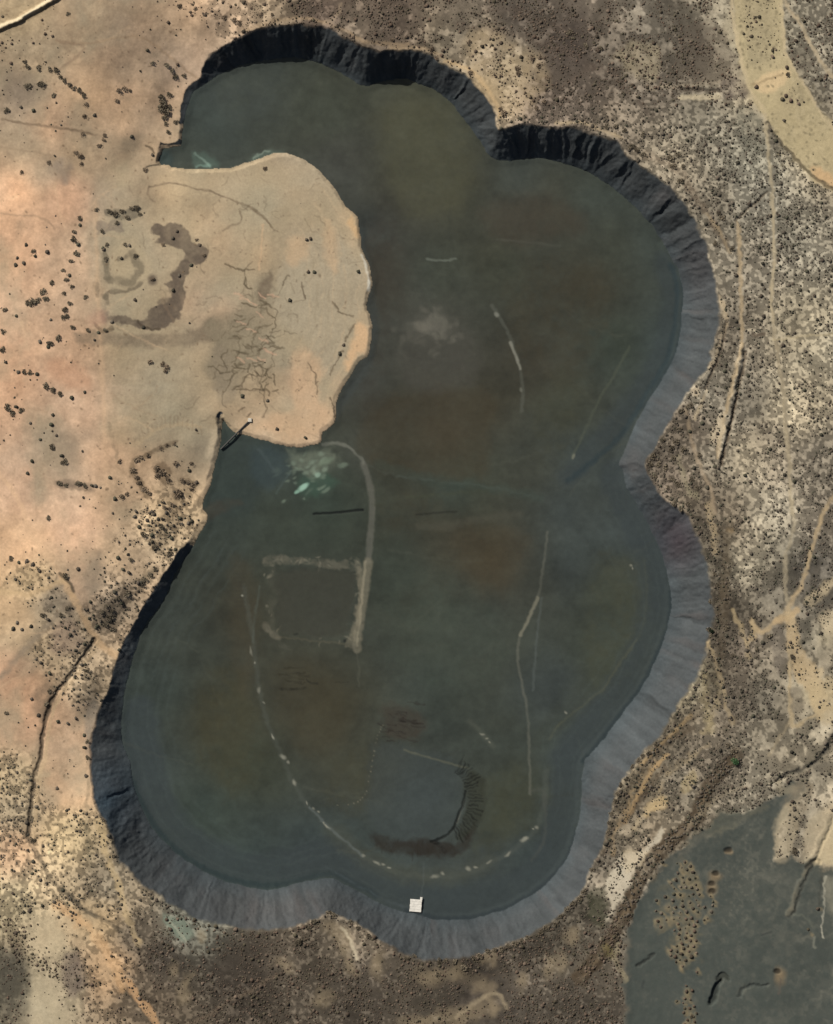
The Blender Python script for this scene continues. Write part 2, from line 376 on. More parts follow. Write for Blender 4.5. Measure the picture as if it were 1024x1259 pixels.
for p in ([(276,323),(290,330),(296,332)], [(298,332),(312,330)], [(410,373),(422,384),(434,388)], [(408,370),(408,372)], [(371,345),(372,352),(374,366)], [(425,418),(430,405),(436,398)],
          [(405,460),(410,450),(420,430)], [(390,470),(388,485)], [(378,445),(386,458),(388,472)], [(284,478),(296,470),(304,462),(310,460)], [(289,478),(326,480),(330,486)], [(335,480),(342,478)],
          [(405,487),(408,498),(410,510)], [(293,505),(300,500)], [(303,512),(308,506)]):
    stroke(p, 2.0, (88,76,60), .75, .9, 1.5)
for i in range(36):      # tree-like drainage cracks
    x, y = rng.uniform(278, 336), rng.uniform(350, 475); a0 = rng.choice([.35, -.65, 1.4, 2.5]) + rng.normal(0, .25)
    for b in range(rng.integers(1, 4)):
        q = [(x, y)]; a = a0 + rng.normal(0, .5)
        for t in range(rng.integers(3, 6)):
            a += rng.normal(0, .45); x += 4 * math.cos(a); y += 4 * math.sin(a); q.append((x, y))
        stroke(q, rng.uniform(1.0, 1.9), (86,76,60), rng.uniform(.35, .85), .8, 1.2)
for i in range(60):      # lone cracks and rills over the rest of the delta
    x, y = rng.uniform(150, 440), rng.uniform(215, 535); q = [(x, y)]; a = rng.uniform(0, 6.28)
    for t in range(rng.integers(3, 8)):
        a += rng.normal(0, .5); x += 4 * math.cos(a); y += 4 * math.sin(a); q.append((x, y))
    stroke(q, rng.uniform(1.0, 1.8), (104,92,74), rng.uniform(.2, .6), .8, 1.2, .4, only=OUT)
for i in range(30):      # branching gullies on the grey fan
    x, y = rng.uniform(285, 332), rng.uniform(362, 450)
    a = rng.uniform(-.5, .6); L = rng.uniform(6, 17)
    x2, y2 = x + L * math.cos(a), y + L * math.sin(a)
    stroke([(x, y), ((x + x2) / 2 + rng.uniform(-2, 2), (y + y2) / 2 + rng.uniform(-2, 2)), (x2, y2)], rng.uniform(1.4, 2.4), (88,78,62), rng.uniform(.45, .85), .8, 1.5)
for i in range(14):
    x, y = rng.uniform(286, 330), rng.uniform(358, 440); a = rng.uniform(.2, .7)
    stroke([(x, y), (x + 12 * math.cos(a), y + 12 * math.sin(a))], 2, (196,160,134), .5, 1, 1.5)
for i in range(24):
    x, y = rng.uniform(345, 415), rng.uniform(300, 440); L = rng.uniform(6, 20)
    stroke([(x, y), (x + rng.uniform(-2, 3), y + L)], 1.6, (140,128,106), .4, .9, 1.5)
for k in range(9):       # thin beach terraces parallel to the delta's edge
    f = 1 - .05 * (k + 1) - rng.uniform(0, .015); q = [(300 + (x - 300) * f, 370 + (y - 370) * f) for x, y in [(392,214),(409,234),(422,254),(436,270),(444,311),(450,340),(446,373),(448,405),(437,440),(425,460),(412,480),(406,505)]]
    stroke(q, rng.uniform(1.5, 3.5), (146,133,110) if k % 2 else (184,162,132), rng.uniform(.25, .5), 1.2, 2.2, .7)
for i in range(60):
    x, y = rng.uniform(375, 442), rng.uniform(300, 420)
    stroke([(x, y), (x + 14, y + rng.uniform(-1, 2))], 1.4, (150,138,116), .25, .8, 1)
for i in range(16):      # fine fan lines above the western inlet
    t = i / 15; x, y = 165 + 80 * t, 548 - 25 * math.sin(t * 2.6)
    stroke([(x, y), (x + rng.uniform(-3, 1), y - rng.uniform(8, 15))], 1.7, (134,118,96), .5, .9, 1.5)
stroke([(162,548),(190,530),(215,520),(245,525)], 5, (182,160,128), .4, 2, 2)
stroke([(134,520),(138,545),(144,566)], 3, (116,104,84), .6, 1.5, 2, .5)
# dark shrubby crusts: the big looped patch and its neighbours
CR = (95,84,73)
patch([(187,274),(200,273),(214,274),(230,284),(237,298),(250,301),(256,306),(255,316),(246,325),(232,323),(222,320),(224,308),(215,301),(200,298),(190,296),(193,288),(184,284)], CR, .95, 1.5, 3.0, .2)
patch([(222,318),(232,322),(229,334),(226,350),(226,363),(221,378),(219,390),(208,398),(192,404),(176,404),(162,398),(146,396),(134,392),(136,388),(160,391),(180,392),(183,380),(196,374),(206,370),(208,352),(200,346),(208,344),(210,336),(218,328)], CR, .95, 1.5, 3.0, .2)
blob(187,343,6,7,CR,.85); blob(128,388,6,8,(116,102,88),.7)
stroke([(205,384),(195,372),(205,368)], 8, CR, .6, 2)
patch([(128,258),(140,255),(152,256),(158,252),(168,251),(170,262),(165,268),(150,268),(134,266)], (96,90,78), .85, 1.5, 2, .25)
patch([(118,271),(132,271),(146,270),(149,284),(136,283),(120,287)], (122,110,98), .75, 1.5, 2, .3)
stroke([(127,312),(129,325),(130,340)], 8, (104,96,80), .8, 1.6, 2, .25)
stroke([(134,343),(146,344),(158,346),(166,338),(171,328),(164,318),(162,310)], 10, (116,106,88), .8, 2, 2, .25)
stroke([(145,318),(155,315)], 5, (110,100,84), .7, 1.6, 2)
stroke([(129,366),(133,358),(148,357),(160,354),(172,348)], 5, (108,98,82), .8, 1.4, 2, .3)
stroke([(131,372),(128,362)], 5, (108,98,82), .7, 1.4, 2, .3)
stroke([(120,350),(121,362)], 5, (120,108,90), .6, 1.4, 2, .3); stroke([(116,400),(126,406),(138,402)], 5, (84,72,58), .7, 1.4, 2, .3)
stroke([(168,394),(180,402),(196,403)], 3, (72,62,50), .7, 1.2, 1.5)
patch([(112,385),(125,380),(130,395),(118,402),(108,398)], (170,132,112), .5, 5)
patch([(188,572),(203,570),(208,580),(206,588),(211,594),(205,597),(194,590),(186,582)], (98,82,64), .75, 1.5, 2, .2)
stroke([(182,558),(172,563),(164,570),(163,580),(170,590),(174,600),(180,610)], 7, (96,82,64), .75, 1.5, 2, .3)
stroke([(186,556),(200,549),(214,544)], 6, (106,92,74), .7, 1.5, 2, .3)
stroke([(220,590),(232,592),(240,594)], 6, (98,84,66), .7, 1.5, 2, .3); blob(235,600,5,7,(98,84,66),.6); blob(217,608,6,6,(82,70,56),.8)
patch([(66,590),(95,592),(116,596),(112,604),(90,602),(72,600)], (112,98,84), .75, 3, 3, .3)
patch([(50,740),(70,715),(80,730),(90,750),(86,770),(72,745),(58,750)], (116,104,90), .65, 5, 3, .3)
patch([(105,700),(125,680),(128,720),(112,735),(100,720)], (140,126,108), .6, 7, 4, .3)
patch([(120,740),(140,735),(148,755),(140,780),(124,775),(116,755)], (100,90,76), .65, 5, 3, .4)
patch([(168,712),(180,702),(192,700),(180,716),(170,722)], (96,88,72), .7, 3, 2, .3)
patch([(0,715),(30,700),(60,705),(30,725),(0,735)], (150,132,104), .4, 5, 3, .4)
patch([(40,850),(60,840),(70,860),(55,885),(42,880)], (112,98,82), .6, 5, 3, .4)
patch([(65,770),(90,765),(100,790),(85,805),(62,800)], (150,128,112), .5, 6, 3, .3)
patch([(104,880),(114,862),(122,872),(112,900),(108,935)], (126,118,106), .7, 4, 2)
track([(0,583),(20,613),(40,660),(62,690),(76,708)], 6, (205,172,138), .55, soft=2)
track([(76,708),(92,742),(117,786),(130,800),(142,808)], 9, (192,162,126), .95, soft=2)
track([(78,712),(60,722),(35,730),(0,728)], 7, (186,160,124), .8, soft=2)
track([(80,744),(45,782),(0,832)], 8, (136,122,104), .7, soft=2)
stroke([(73,705),(84,716),(90,728)], 4, (74,66,54), .8, 1.2)
for i in range(34):
    x, y = rng.uniform(5, 240), rng.uniform(20, 900)
    if x > 235 - max(0, y - 600) * .35: continue
    a = rng.uniform(0, 6.28); L = rng.uniform(25, 90); k = rng.uniform(-.9, .9); q = []
    for t in range(6):
        q.append((x, y)); x += L / 5 * math.cos(a); y += L / 5 * math.sin(a); a += k / 5
    stroke(q, rng.uniform(1.4, 3.5), (150,126,100) if rng.uniform() < .6 else (206,176,142), rng.uniform(.15, .4), 1.2, 1.5, .5)
for i in range(420):     # scattered small stones, clods and dead twigs
    x, y = rng.uniform(-20, 250), rng.uniform(5, 1000)
    blob(x, y, rng.uniform(.8, 2.2), rng.uniform(.7, 1.4), (112,94,74), rng.uniform(.3, .8), rng.uniform(0, 180), 2, .6, OUT)
for i in range(160):
    x, y = rng.uniform(200, 445), rng.uniform(205, 530)
    blob(x, y, rng.uniform(.8, 2.4), rng.uniform(.7, 1.2), (112,98,80), rng.uniform(.3, .7), rng.uniform(0, 180), 2, .6, OUT)
# the western drain and its spoil
DR = [(114,786),(108,798),(98,812),(84,832),(67,854),(58,872),(53,900),(48,934),(42,955),(38,989),(35,1026)]
stroke([(x + 6, y + 3) for x, y in DR], 4, (186,162,128), .6, 1.6, 1, .3)
stroke([(x - 5, y - 3) for x, y in DR], 6, (110,98,80), .45, 2, 2, .5)
stroke(DR, 5.5, (66,58,48), .85, 1.2, 1.2, .12, dz=-2.2)
stroke([(35,1030),(52,1062),(67,1086),(88,1104),(110,1122),(132,1133),(150,1146)], 6, (66,62,54), .75, 1.8, 2, .3, dz=-1.2)
stroke([(108,935),(107,985),(108,1040),(112,1070)], 5, (90,84,68), .6, 2, 2, .5)
stroke([(35,1050),(30,1080),(25,1100)], 4, (100,90,74), .5, 2, 2, .5)
stroke([(10,960),(45,955),(60,952)], 4, (170,152,124), .5, 1.5)
patch([(28,1125),(60,1115),(80,1150),(100,1220),(90,1259),(60,1275),(35,1240),(30,1180)], (176,162,134), .55, 9, 6, .3)
stroke([(70,1115),(110,1140),(128,1165),(142,1190),(150,1215)], 12, (198,160,118), .6, 4, 4, .3)
stroke([(158,1205),(172,1230),(190,1256),(200,1275)], 9, (190,152,112), .75, 2, 3, .3)
stroke([(120,1010),(128,1040),(140,1070),(152,1110),(168,1160)], 9, (184,162,124), .7, 2, 3, .4)
patch([(200,1125),(225,1130),(238,1145),(228,1156),(212,1150)], (112,122,108), .8, 3, 2)
stroke([(206,1130),(228,1156)], 3, (150,152,134), .6, 1)
patch([(75,1180),(95,1175),(100,1215),(84,1222)], (84,72,72), .6, 5, 3, .3)
patch([(-20,1180),(20,1170),(34,1200),(30,1270),(-20,1280)], (78,74,64), .6, 6, 4, .3)
# ridge across the top-left corner, its sunlit and shaded sides painted on
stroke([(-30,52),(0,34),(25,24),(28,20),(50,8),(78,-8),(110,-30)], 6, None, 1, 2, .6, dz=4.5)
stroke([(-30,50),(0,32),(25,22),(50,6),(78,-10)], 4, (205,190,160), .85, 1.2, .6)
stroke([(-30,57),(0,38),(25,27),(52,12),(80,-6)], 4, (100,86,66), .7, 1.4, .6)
stroke([(0,16),(15,10),(30,4)], 2, (140,122,96), .5)
# ================================================================== scrubland, north and east
patch([(575,45),(610,35),(640,60),(668,80),(665,120),(640,145),(615,140),(598,112),(580,90)], (168,148,116), .5, 9, 5, .4)
stroke([(548,74),(580,88),(606,118),(614,142)], 5, (188,162,124), .8, 2, 1.5, .3)
stroke([(300,36),(342,25),(385,24),(425,38),(450,51),(500,54)], 4, (158,136,108), .6, 2, 1.5, .4)
stroke([(400,30),(412,20),(418,5)], 4, (160,142,118), .5, 2, 2, .4)
stroke([(480,58),(520,60),(545,70)], 4, (170,148,118), .6, 2, 1.5, .3)
stroke([(684,152),(712,150),(742,160),(764,170)], 4, (176,158,128), .7, 2, 1.5, .3)
for p in ([(560,30),(620,38),(680,58),(740,88)], [(600,8),(660,22),(700,40)], [(700,100),(740,80),(770,110),(800,140)]):
    stroke(p, 9, (82,71,62), .45, 4, 4, .4)
patch([(760,65),(800,50),(815,75),(800,100),(775,95)], (156,144,118), .5, 7, 6, .5)
patch([(835,40),(880,30),(905,70),(908,100),(840,102)], (92,83,72), .6, 6, 3, .3)
stroke([(795,108),(840,106),(880,102),(902,98)], 5, (150,138,118), .65, 1.5, 1.5, .4)
stroke([(838,110),(884,112)], 5, (66,58,50), .8, 1.2, 1.2, .2, dz=-1.0)
stroke([(836,120),(884,119)], 6, (196,182,152), .8, 1.5, 1.5, .3)
patch([(885,100),(912,98),(918,118),(893,122)], (92,82,76), .7, 4, 2, .3)
patch([(905,135),(935,138),(942,172),(936,190),(915,185),(906,160)], (102,100,88), .65, 5, 3, .3)
patch([(970,60),(995,55),(1003,75),(990,90),(972,80)], (84,78,68), .7, 5, 3, .3)
# broad pale runway-like strip
STRIP = [(900,-60),(903,0),(908,66),(921,113),(940,143),(948,155),(975,195),(1000,222),(1040,245),(1140,270),(1140,210),(1040,168),(1003,129),(984,97),(966,66),(961,0),(955,-60)]
patch(STRIP, (170,156,122), .85, 2.5, 1.5, .08, False)
patch([(915,-60),(948,-60),(950,0),(952,60),(945,80),(922,78),(916,20)], (138,128,104), .5, 6, 4, .5)
patch([(930,98),(965,86),(970,98),(940,116)], (200,176,138), .75, 3, 2)
patch([(1000,205),(1040,225),(1040,238),(1005,222)], (194,162,122), .8, 4, 2)
stroke([(925,104),(963,92)], 3, (150,132,102), .7, 1.2)
for k in range(240):
    x, y = (rng.uniform(908, 958), rng.uniform(-20, 84)) if k < 120 else (rng.uniform(940, 1020), rng.uniform(104, 215))
    blob(x, y, rng.uniform(.8, 2.6), rng.uniform(.8, 2), (112,103,82), rng.uniform(.3, .8), rng.uniform(0, 180), 2, .7)
patch([(955,108),(985,110),(988,125),(965,130)], (120,110,92), .5, 5, 4, .6)
PT = (182,166,134)
track([(900,-60),(900,0),(905,40),(910,66),(916,90),(923,113),(932,125),(940,135)], 4.5, PT, .9, soft=1.2)
track([(960,-60),(960,0),(963,40),(967,70),(983,96),(1003,129),(1024,159),(1060,200)], 4, PT, .9, soft=1.2)
track([(950,-60),(966,3),(983,27),(1003,66),(1023,93),(1060,130)], 5, (176,160,132), .9, soft=1.4, breakup=.15)
stroke([(944,152),(960,176),(975,192),(1000,217),(1030,236),(1080,258)], 4, (84,76,62), .75, 1.2, 1, dz=-1.6)
patch([(944,152),(952,165),(958,180),(950,184),(944,172)], (88,82,72), .6, 3, 2)
track([(941,140),(943,165),(946,199),(950,249),(951,319),(948,376),(955,426),(963,483),(967,542),(973,600),(973,632)], 4.5, (172,158,130), .85, soft=1.3, breakup=.15)
track([(973,632),(976,646),(966,686),(966,720),(970,746)], 5, (160,148,124), .75, soft=1.5, breakup=.2)
stroke([(950,400),(956,430),(965,500),(972,600)], 4, (104,96,84), .4, 1.5, 1.5, .4)
track([(951,417),(985,413),(1024,410),(1080,408)], 3, (172,158,126), .6, soft=1.2, breakup=.2)
track([(1040,590),(1016,622),(1008,645),(999,670),(989,710),(978,732),(966,752),(950,769),(936,777),(923,763)], 5.6, (170,150,118), .9, soft=1.6)
track([(955,765),(968,760),(980,750)], 9, (182,158,122), .9, soft=2)
patch([(966,752),(976,752),(984,790),(1000,815),(1010,840),(1020,870),(1006,882),(990,850),(976,830),(972,800)], (182,160,124), .75, 3, 3, .2)
patch([(995,842),(1040,830),(1060,880),(1010,888)], (178,160,126), .7, 4, 4, .3)
track([(970,800),(971,835),(973,884),(978,892),(995,882),(1024,870)], 5, (172,154,122), .85, soft=1.5)
stroke([(973,884),(960,905),(945,930)], 4, (160,145,118), .6, 1.5, 2, .3)
stroke([(995,740),(1012,725),(1040,705)], 12, (180,164,134), .75, 3, 3, .3)
stroke([(980,742),(996,720),(1008,700)], 10, (92,86,76), .5, 4, 4, .3)
stroke([(990,776),(1002,752),(1024,735),(1050,720)], 7, (80,76,68), .7, 2.5, 3, .3)
patch([(984,765),(996,760),(1000,780),(992,798),(982,790)], (84,80,70), .7, 4, 3, .3)
patch([(1008,755),(1030,752),(1030,775),(1012,778)], (192,176,146), .7, 4, 3, .3)
blob(1008,826,4,6,(186,168,136),.8)
patch([(950,776),(962,772),(966,800),(958,830),(950,800)], (112,104,94), .55, 4, 3, .3)
patch([(972,845),(985,850),(986,872),(975,878)], (96,88,76), .6, 3, 3, .3)
patch([(890,830),(915,800),(925,860),(905,905),(880,895)], (102,92,80), .45, 8, 5, .4)
stroke([(923,763),(928,780),(918,790)], 6, (172,152,118), .6, 2, 2)
stroke([(900,752),(910,772),(918,790),(920,810)], 5, (170,152,118), .6, 1.6, 2, .3)
# east rim track, bank and ditch; the bank's shadow is painted along the ditch
track([(906,275),(908,290),(910,310),(911,376),(913,420),(906,452),(898,485),(893,503),(887,535),(882,562)], 5, (176,156,124), .7, soft=1.4, breakup=.3)
stroke([(913,425),(907,460),(899,500),(892,535),(883,575)], 4, None, 1, 2.0, 1.2, dz=1.6)
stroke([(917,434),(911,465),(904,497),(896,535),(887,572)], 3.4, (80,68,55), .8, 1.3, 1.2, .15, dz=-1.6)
patch([(880,520),(890,505),(890,530),(884,545),(874,540)], (194,178,150), .7, 4, 3, .3)
stroke([(893,395),(888,425),(878,452),(868,478)], 3.4, (72,62,52), .8, 1.3, 1.2, .2, dz=-1.5)
stroke([(888,370),(892,390),(890,380)], 6, (190,172,142), .6, 2, 2, .3)
stroke([(885,365),(893,392),(884,425),(872,455)], 4, (166,150,124), .6, 1.6, 2, .3)
stroke([(870,480),(860,500),(855,515)], 4, (176,160,132), .7, 1.5, 2, .3)
blob(856,481,5,6,(186,170,144),.7)
stroke([(943,236),(928,250),(912,264),(903,272)], 3, (76,66,54), .8, 1.2, 1, .1, dz=-1.2)
stroke([(918,406),(926,405),(930,410)], 3, (188,176,152), .8, 1); stroke([(926,411),(940,411)], 4, (84,72,60), .7, 1.2)
stroke([(795,190),(830,205),(850,235),(872,262),(882,285),(895,300)], 9, (108,92,76), .5, 3, 3, .4)
stroke([(870,262),(885,285),(898,310)], 4, (160,142,112), .5, 2, 2, .3)
track([(842,505),(850,540),(860,570),(872,600),(880,630)], 5, (156,138,114), .6, soft=2, breakup=.3)
stroke([(832,560),(846,600),(858,612)], 6, (140,132,108), .5, 3, 3, .3)
patch([(916,440),(935,435),(945,470),(930,500),(915,490)], (120,112,98), .4, 6, 5, .4)
stroke([(872,620),(876,650),(880,680)], 8, (168,150,120), .6, 3, 2, .3)
stroke([(897,645),(893,700),(885,755)], 10, (96,84,66), .4, 4, 3, .4)
stroke([(893,650),(898,652)], 6, (150,126,92), .35, 2, 3, .5)
stroke([(872,790),(885,830),(893,870),(902,890)], 5, (166,148,116), .6, 1.8, 2, .3)
stroke([(866,830),(868,860),(874,900)], 10, (156,142,108), .5, 4, 3, .3)
stroke([(787,940),(800,928),(820,908),(850,880)], 5, (172,146,106), .6, 1.6, 1.5, .3)
stroke([(800,930),(830,905),(855,895)], 7, (88,76,62), .6, 2.5, 3, .4)
# ================================================================== south-east: twin banks, bare strip, mud flat
stroke([(820,930),(800,950),(782,985),(768,1010)], 5, (176,148,108), .8, 1.6, 1.5, .3)
stroke([(762,1015),(775,1000),(800,965),(818,945)], 6, (84,72,58), .7, 2.2, 2, .4)
patch([(800,985),(815,978),(822,990),(805,1000),(790,1005)], (190,166,124), .7, 3, 3, .3)
patch([(836,965),(850,945),(856,960),(842,975)], (186,168,128), .7, 3, 3, .3)
stroke([(745,1042),(760,1032),(785,1026),(810,1016)], 5, (78,72,60), .7, 2, 2, .4)
patch([(815,1018),(814,1030),(800,1046),(784,1062),(776,1080),(768,1098),(758,1114),(748,1130),(743,1134),(752,1112),(742,1100),(744,1085),(752,1068),(764,1052),(790,1045),(805,1030)], (180,170,150), .95, 2, 2.5, .15)
patch([(765,1050),(785,1045),(800,1050),(785,1065),(770,1075)], (186,170,140), .4, 3, 3)
stroke([(768,1056),(755,1066),(748,1076)], 3, (92,82,68), .6, 1.4, 2, .4)
patch([(722,1100),(740,1092),(746,1115),(742,1138),(728,1132)], (60,62,46), .7, 4, 3, .3)
MUD = [(764,1290),(767,1240),(767,1205),(770,1151),(778,1125),(790,1105),(807,1074),(818,1056),(830,1046),(845,1034),(867,1019),(883,1006),(905,1003),(925,996),(942,982),(955,975),(975,965),(985,968),(978,985),(968,1000),(958,1015),(951,1030),(953,1062),(962,1056),(975,1052),(990,1058),(1003,1057),(1013,1068),(1030,1066),(1160,1060),(1160,1400),(764,1400)]
MUDC = (66,72,68)
mud_sl, mud_m = patch(MUD, MUDC, .96, 3.0, 5.0, .06, False)
MUDM = np.zeros((NY, NX), np.float32); MUDM[mud_sl] = mud_m
tmp = (0.06 * nz_mid + .05 * nz_fine + .05 * nz_big) * MUDM
C *= (1 + tmp)[..., None]
Z -= blur(MUDM, 9) * 2.0
Z += -(nz_fine * 0.3 + nz_mid * .7) * MUDM
DENS *= (1 - MUDM)
for p, w, c, a in (([(845,1034),(880,1010),(915,1000)], 14, (96,96,84), .55), ([(860,1030),(900,1015),(940,990)], 7, (112,108,92), .5), ([(835,1050),(850,1038),(870,1026)], 8, (116,112,100), .5),
                   ([(820,1060),(835,1058),(845,1070)], 10, (94,92,82), .5), ([(962,1000),(975,975),(1000,950),(1040,930)], 10, (104,100,90), .6), ([(770,1150),(768,1200),(766,1259)], 8, (104,98,86), .5)):
    stroke(p, w, c, a, 4, 6, .6)
stroke([(1020,1000),(1010,1030),(998,1052),(990,1070),(980,1095),(970,1124)], 6, (112,106,90), .65, 2, 2.6, .6, dz=.8)
stroke([(1024,1005),(1013,1036),(1003,1056),(994,1074),(985,1098),(975,1124)], 4, (62,62,56), .7, 1.5, 2, .35, dz=-.8)  # berm's shadow painted along its right side
stroke([(992,1066),(1000,1058),(1008,1060)], 5, (54,52,46), .8, 1.4, 1, dz=-1.5)
stroke([(1030,900),(1003,938),(985,945),(969,952),(955,960)], 5, (64,62,56), .75, 2, 2, .2, dz=-2)
stroke([(1040,955),(1003,962),(985,968)], 7, (120,112,96), .5, 3, 2, .3)
stroke([(957,962),(962,972),(975,970)], 9, (150,140,118), .6, 3)
patch([(955,1005),(970,990),(985,1000),(978,1030),(968,1058),(954,1060),(951,1030)], (158,146,122), .75, 3, 2, .2)
patch([(1000,1060),(1012,1030),(1030,990),(1060,990),(1060,1060),(1014,1062)], (186,170,138), .75, 3, 2, .15)
patch([(968,985),(985,960),(1000,965),(992,1000),(980,1020)], (128,116,96), .6, 4, 3, .5)
stroke([(1016,1078),(1014,1105),(1012,1130),(1011,1152)], 2.4, (168,164,148), .75, 1, 2, .8)
patch([(1016,1078),(1030,1085),(1040,1120),(1024,1128),(1016,1105)], (134,130,114), .65, 5, 3, .4)
stroke([(1012,1070),(1010,1095),(1008,1120)], 4, (54,54,48), .5, 1.5, 2, .5)
stroke([(975,1124),(990,1128),(1000,1140)], 4, (96,98,88), .5, 2, 2, .3)
stroke([(1001,1152),(1000,1162),(1003,1166)], 3, (120,120,108), .6, 1.2)
# holes and scrapes dug into the mud flat, their shade also painted dark
patch([(872,1232),(877,1214),(884,1206),(888,1208),(884,1216),(880,1232),(874,1236)], (46,50,47), .85, 2.2, 2.2, .15, dz=-3.4)
patch([(880,1204),(888,1196),(896,1200),(898,1206),(890,1204),(886,1208)], (52,54,48), .7, 1.4, 1, dz=-2)
stroke([(909,1226),(913,1216),(922,1211),(934,1211),(944,1212)], 3.6, (56,60,57), .75, 1.8, 1.6, .3, dz=-1.3)
stroke([(784,1187),(795,1180),(804,1175)], 3, (46,48,45), .8, 1.4, 1.8, .4, dz=-1.2)
stroke([(938,1150),(948,1146)], 3, (56,60,58), .7, 1.2, .8)
stroke([(790,1214),(792,1206)], 3, (56,60,58), .7, 1.2, .8)
for x, y, rx, ry in ((880,1077,8,6),(875,1092,7,10),(897,1047,4,3),(959,1200,6,10)):
    blob(x, y, rx, ry, (124,108,84), .75, warp=2.2, soft=.7); Zc = None
for x, y in ((881,1074),(875,1087),(876,1097),(896,1045),(956,1195)):
    blob(x, y, 4.5, 3.2, (40,36,30), .8, dz=-1.8, warp=1.2)  # shaded pit walls painted dark beside the sunlit tan sides
stroke([(960,1205),(958,1222)], 3, (84,78,70), .6, 1.4)
# tan earth mounds that carry the flat's bushes
FLAT_BUSH = []
def flat_cluster(poly, n, gap):
    tries = 0; k = 0
    p = np.array(poly, float)
    while k < n and tries < 4000:
        tries += 1
        x, y = rng.uniform(p[:, 0].min(), p[:, 0].max()), rng.uniform(p[:, 1].min(), p[:, 1].max())
        if not inside(np.array([x]), np.array([y]), poly)[0]: continue
        if any((x - a) ** 2 + (y - b) ** 2 < gap * gap for a, b in FLAT_BUSH): continue
        FLAT_BUSH.append((x, y)); k += 1
flat_cluster([(832,1062),(848,1060),(858,1090),(862,1110),(856,1150),(858,1178),(848,1184),(838,1188),(832,1170),(828,1140),(824,1110)], 66, 6.0)
flat_cluster([(806,1106),(826,1080),(828,1112),(812,1150),(806,1140)], 9, 7)
flat_cluster([(822,1168),(836,1166),(840,1190),(826,1180)], 5, 5)
flat_cluster([(838,1218),(852,1216),(858,1250),(856,1262),(842,1262)], 15, 5.5)
flat_cluster([(866,1110),(872,1095),(880,1115),(870,1138),(862,1135)], 5, 7)
FLAT_BUSH += [(857,1196),(844,1213),(832,1232),(994,1144),(1006,1118),(800,1080),(814,1060),(876,1114),(866,1132)]
for pl in ([(832,1066),(848,1062),(858,1100),(858,1150),(856,1180),(846,1186),(834,1186),(828,1140),(824,1110)], [(842,1218),(852,1220),(858,1250),(856,1265),(842,1262)], [(808,1106),(826,1085),(828,1112),(812,1146)]):
    patch(pl, (104,98,80), .35, 6, 9, 1.0)
for x, y in FLAT_BUSH:
    r = rng.uniform(1.8, 4.6); an_ = rng.uniform(20, 70)
    blob(x + 1.0, y + 1.8, r * rng.uniform(.9, 1.5), r * rng.uniform(.6, 1.05), (134,120,92), rng.uniform(.25, .8), an_, warp=4.5, soft=.95); blob(x + .6, y + 1.0, r, r, None, warp=1, dz=.4)
# twin vegetated banks beside the flat
BANK = [(905,930),(890,946),(870,969),(857,1003),(840,1022),(817,1042),(797,1064),(785,1086),(774,1112),(762,1134),(750,1155),(732,1180),(714,1203)]
bsl, bm_ = stroke(BANK, 18, (74,63,49), .9, 3, 4, .4, dz=.7)
DENS[bsl] = np.maximum(DENS[bsl], bm_ * .95)
stroke([(x - 5, y - 3) for x, y in BANK], 4, (66,56,44), .7, 1.5, 2, .3)
stroke([(x + 6, y + 3) for x, y in BANK], 4, (62,53,42), .75, 1.5, 2, .3)
stroke(BANK, 3, (124,108,86), .45, 1.4, 3, .5)
stroke([(745,1165),(752,1175)], 10, (104,96,60), .5, 3)
stroke([(770,1205),(757,1180),(760,1160)], 6, (160,148,118), .4, 2, 2, .4)
for p, w, c, a in (([(744,1046),(762,1000),(790,948),(830,905),(862,872),(880,830),(890,770),(892,700),(888,650)], 11, (84,74,60), .55), ([(800,1030),(830,985),(852,950),(880,915),(905,885)], 9, (86,76,62), .5),
                   ([(775,1018),(800,990),(818,960),(840,935),(868,915)], 5, (178,160,128), .5), ([(752,1052),(758,1020),(772,990),(786,962),(806,935)], 3.5, (170,146,110), .5), ([(866,900),(880,870),(884,840)], 5, (168,152,118), .45),
                   ([(850,1010),(880,985),(915,968),(950,955)], 6, (150,138,116), .5), ([(855,1022),(890,1000),(935,978),(965,962)], 5, (80,74,62), .5)):
    stroke(p, w, c, a, 2.4, 4, .6)
# southern scrub: pale openings and trails
for x, y, rx, ry, an in ((412,1140,14,8,30),(425,1160,8,16,-15),(466,1185,8,18,0),(432,1190,8,10,0),(395,1228,12,10,0),(560,1195,14,10,0),(590,1212,14,8,20),(528,1198,16,9,0),(600,1180,10,8,0),(350,1185,14,7,20),
                         (211,1194,6,9,10),(228,1206,5,12,20),(228,1225,9,8,0),(245,1152,5,7,30),(605,1230,6,14,0),(570,1248,40,10,-15),(675,1190,6,14,0),(640,1205,6,12,0),(515,1256,20,6,0),(705,1150,10,8,0),(690,1185,8,12,0)):
    blob(x, y, rx, ry, (150,134,108), .4, an, 6, .8)
    ys, xs = win([(x, y)], max(rx, ry)); DENS[ys, xs] *= .55
stroke([(420,1140),(432,1160),(440,1178)], 4, (196,184,158), .6, 1.5, 2, .3)
stroke([(240,1259),(270,1238),(300,1222),(340,1200)], 4, (112,98,82), .6, 2, 2, .3)
stroke([(560,1250),(590,1230),(612,1222),(622,1240)], 5, (150,136,112), .6, 2, 2, .3)
stroke([(400,1230),(480,1215),(560,1208),(620,1195)], 5, (76,68,58), .6, 2, 2, .3)
stroke([(250,1178),(262,1190),(275,1196)], 8, (54,48,42), .6, 3, 3, .3)
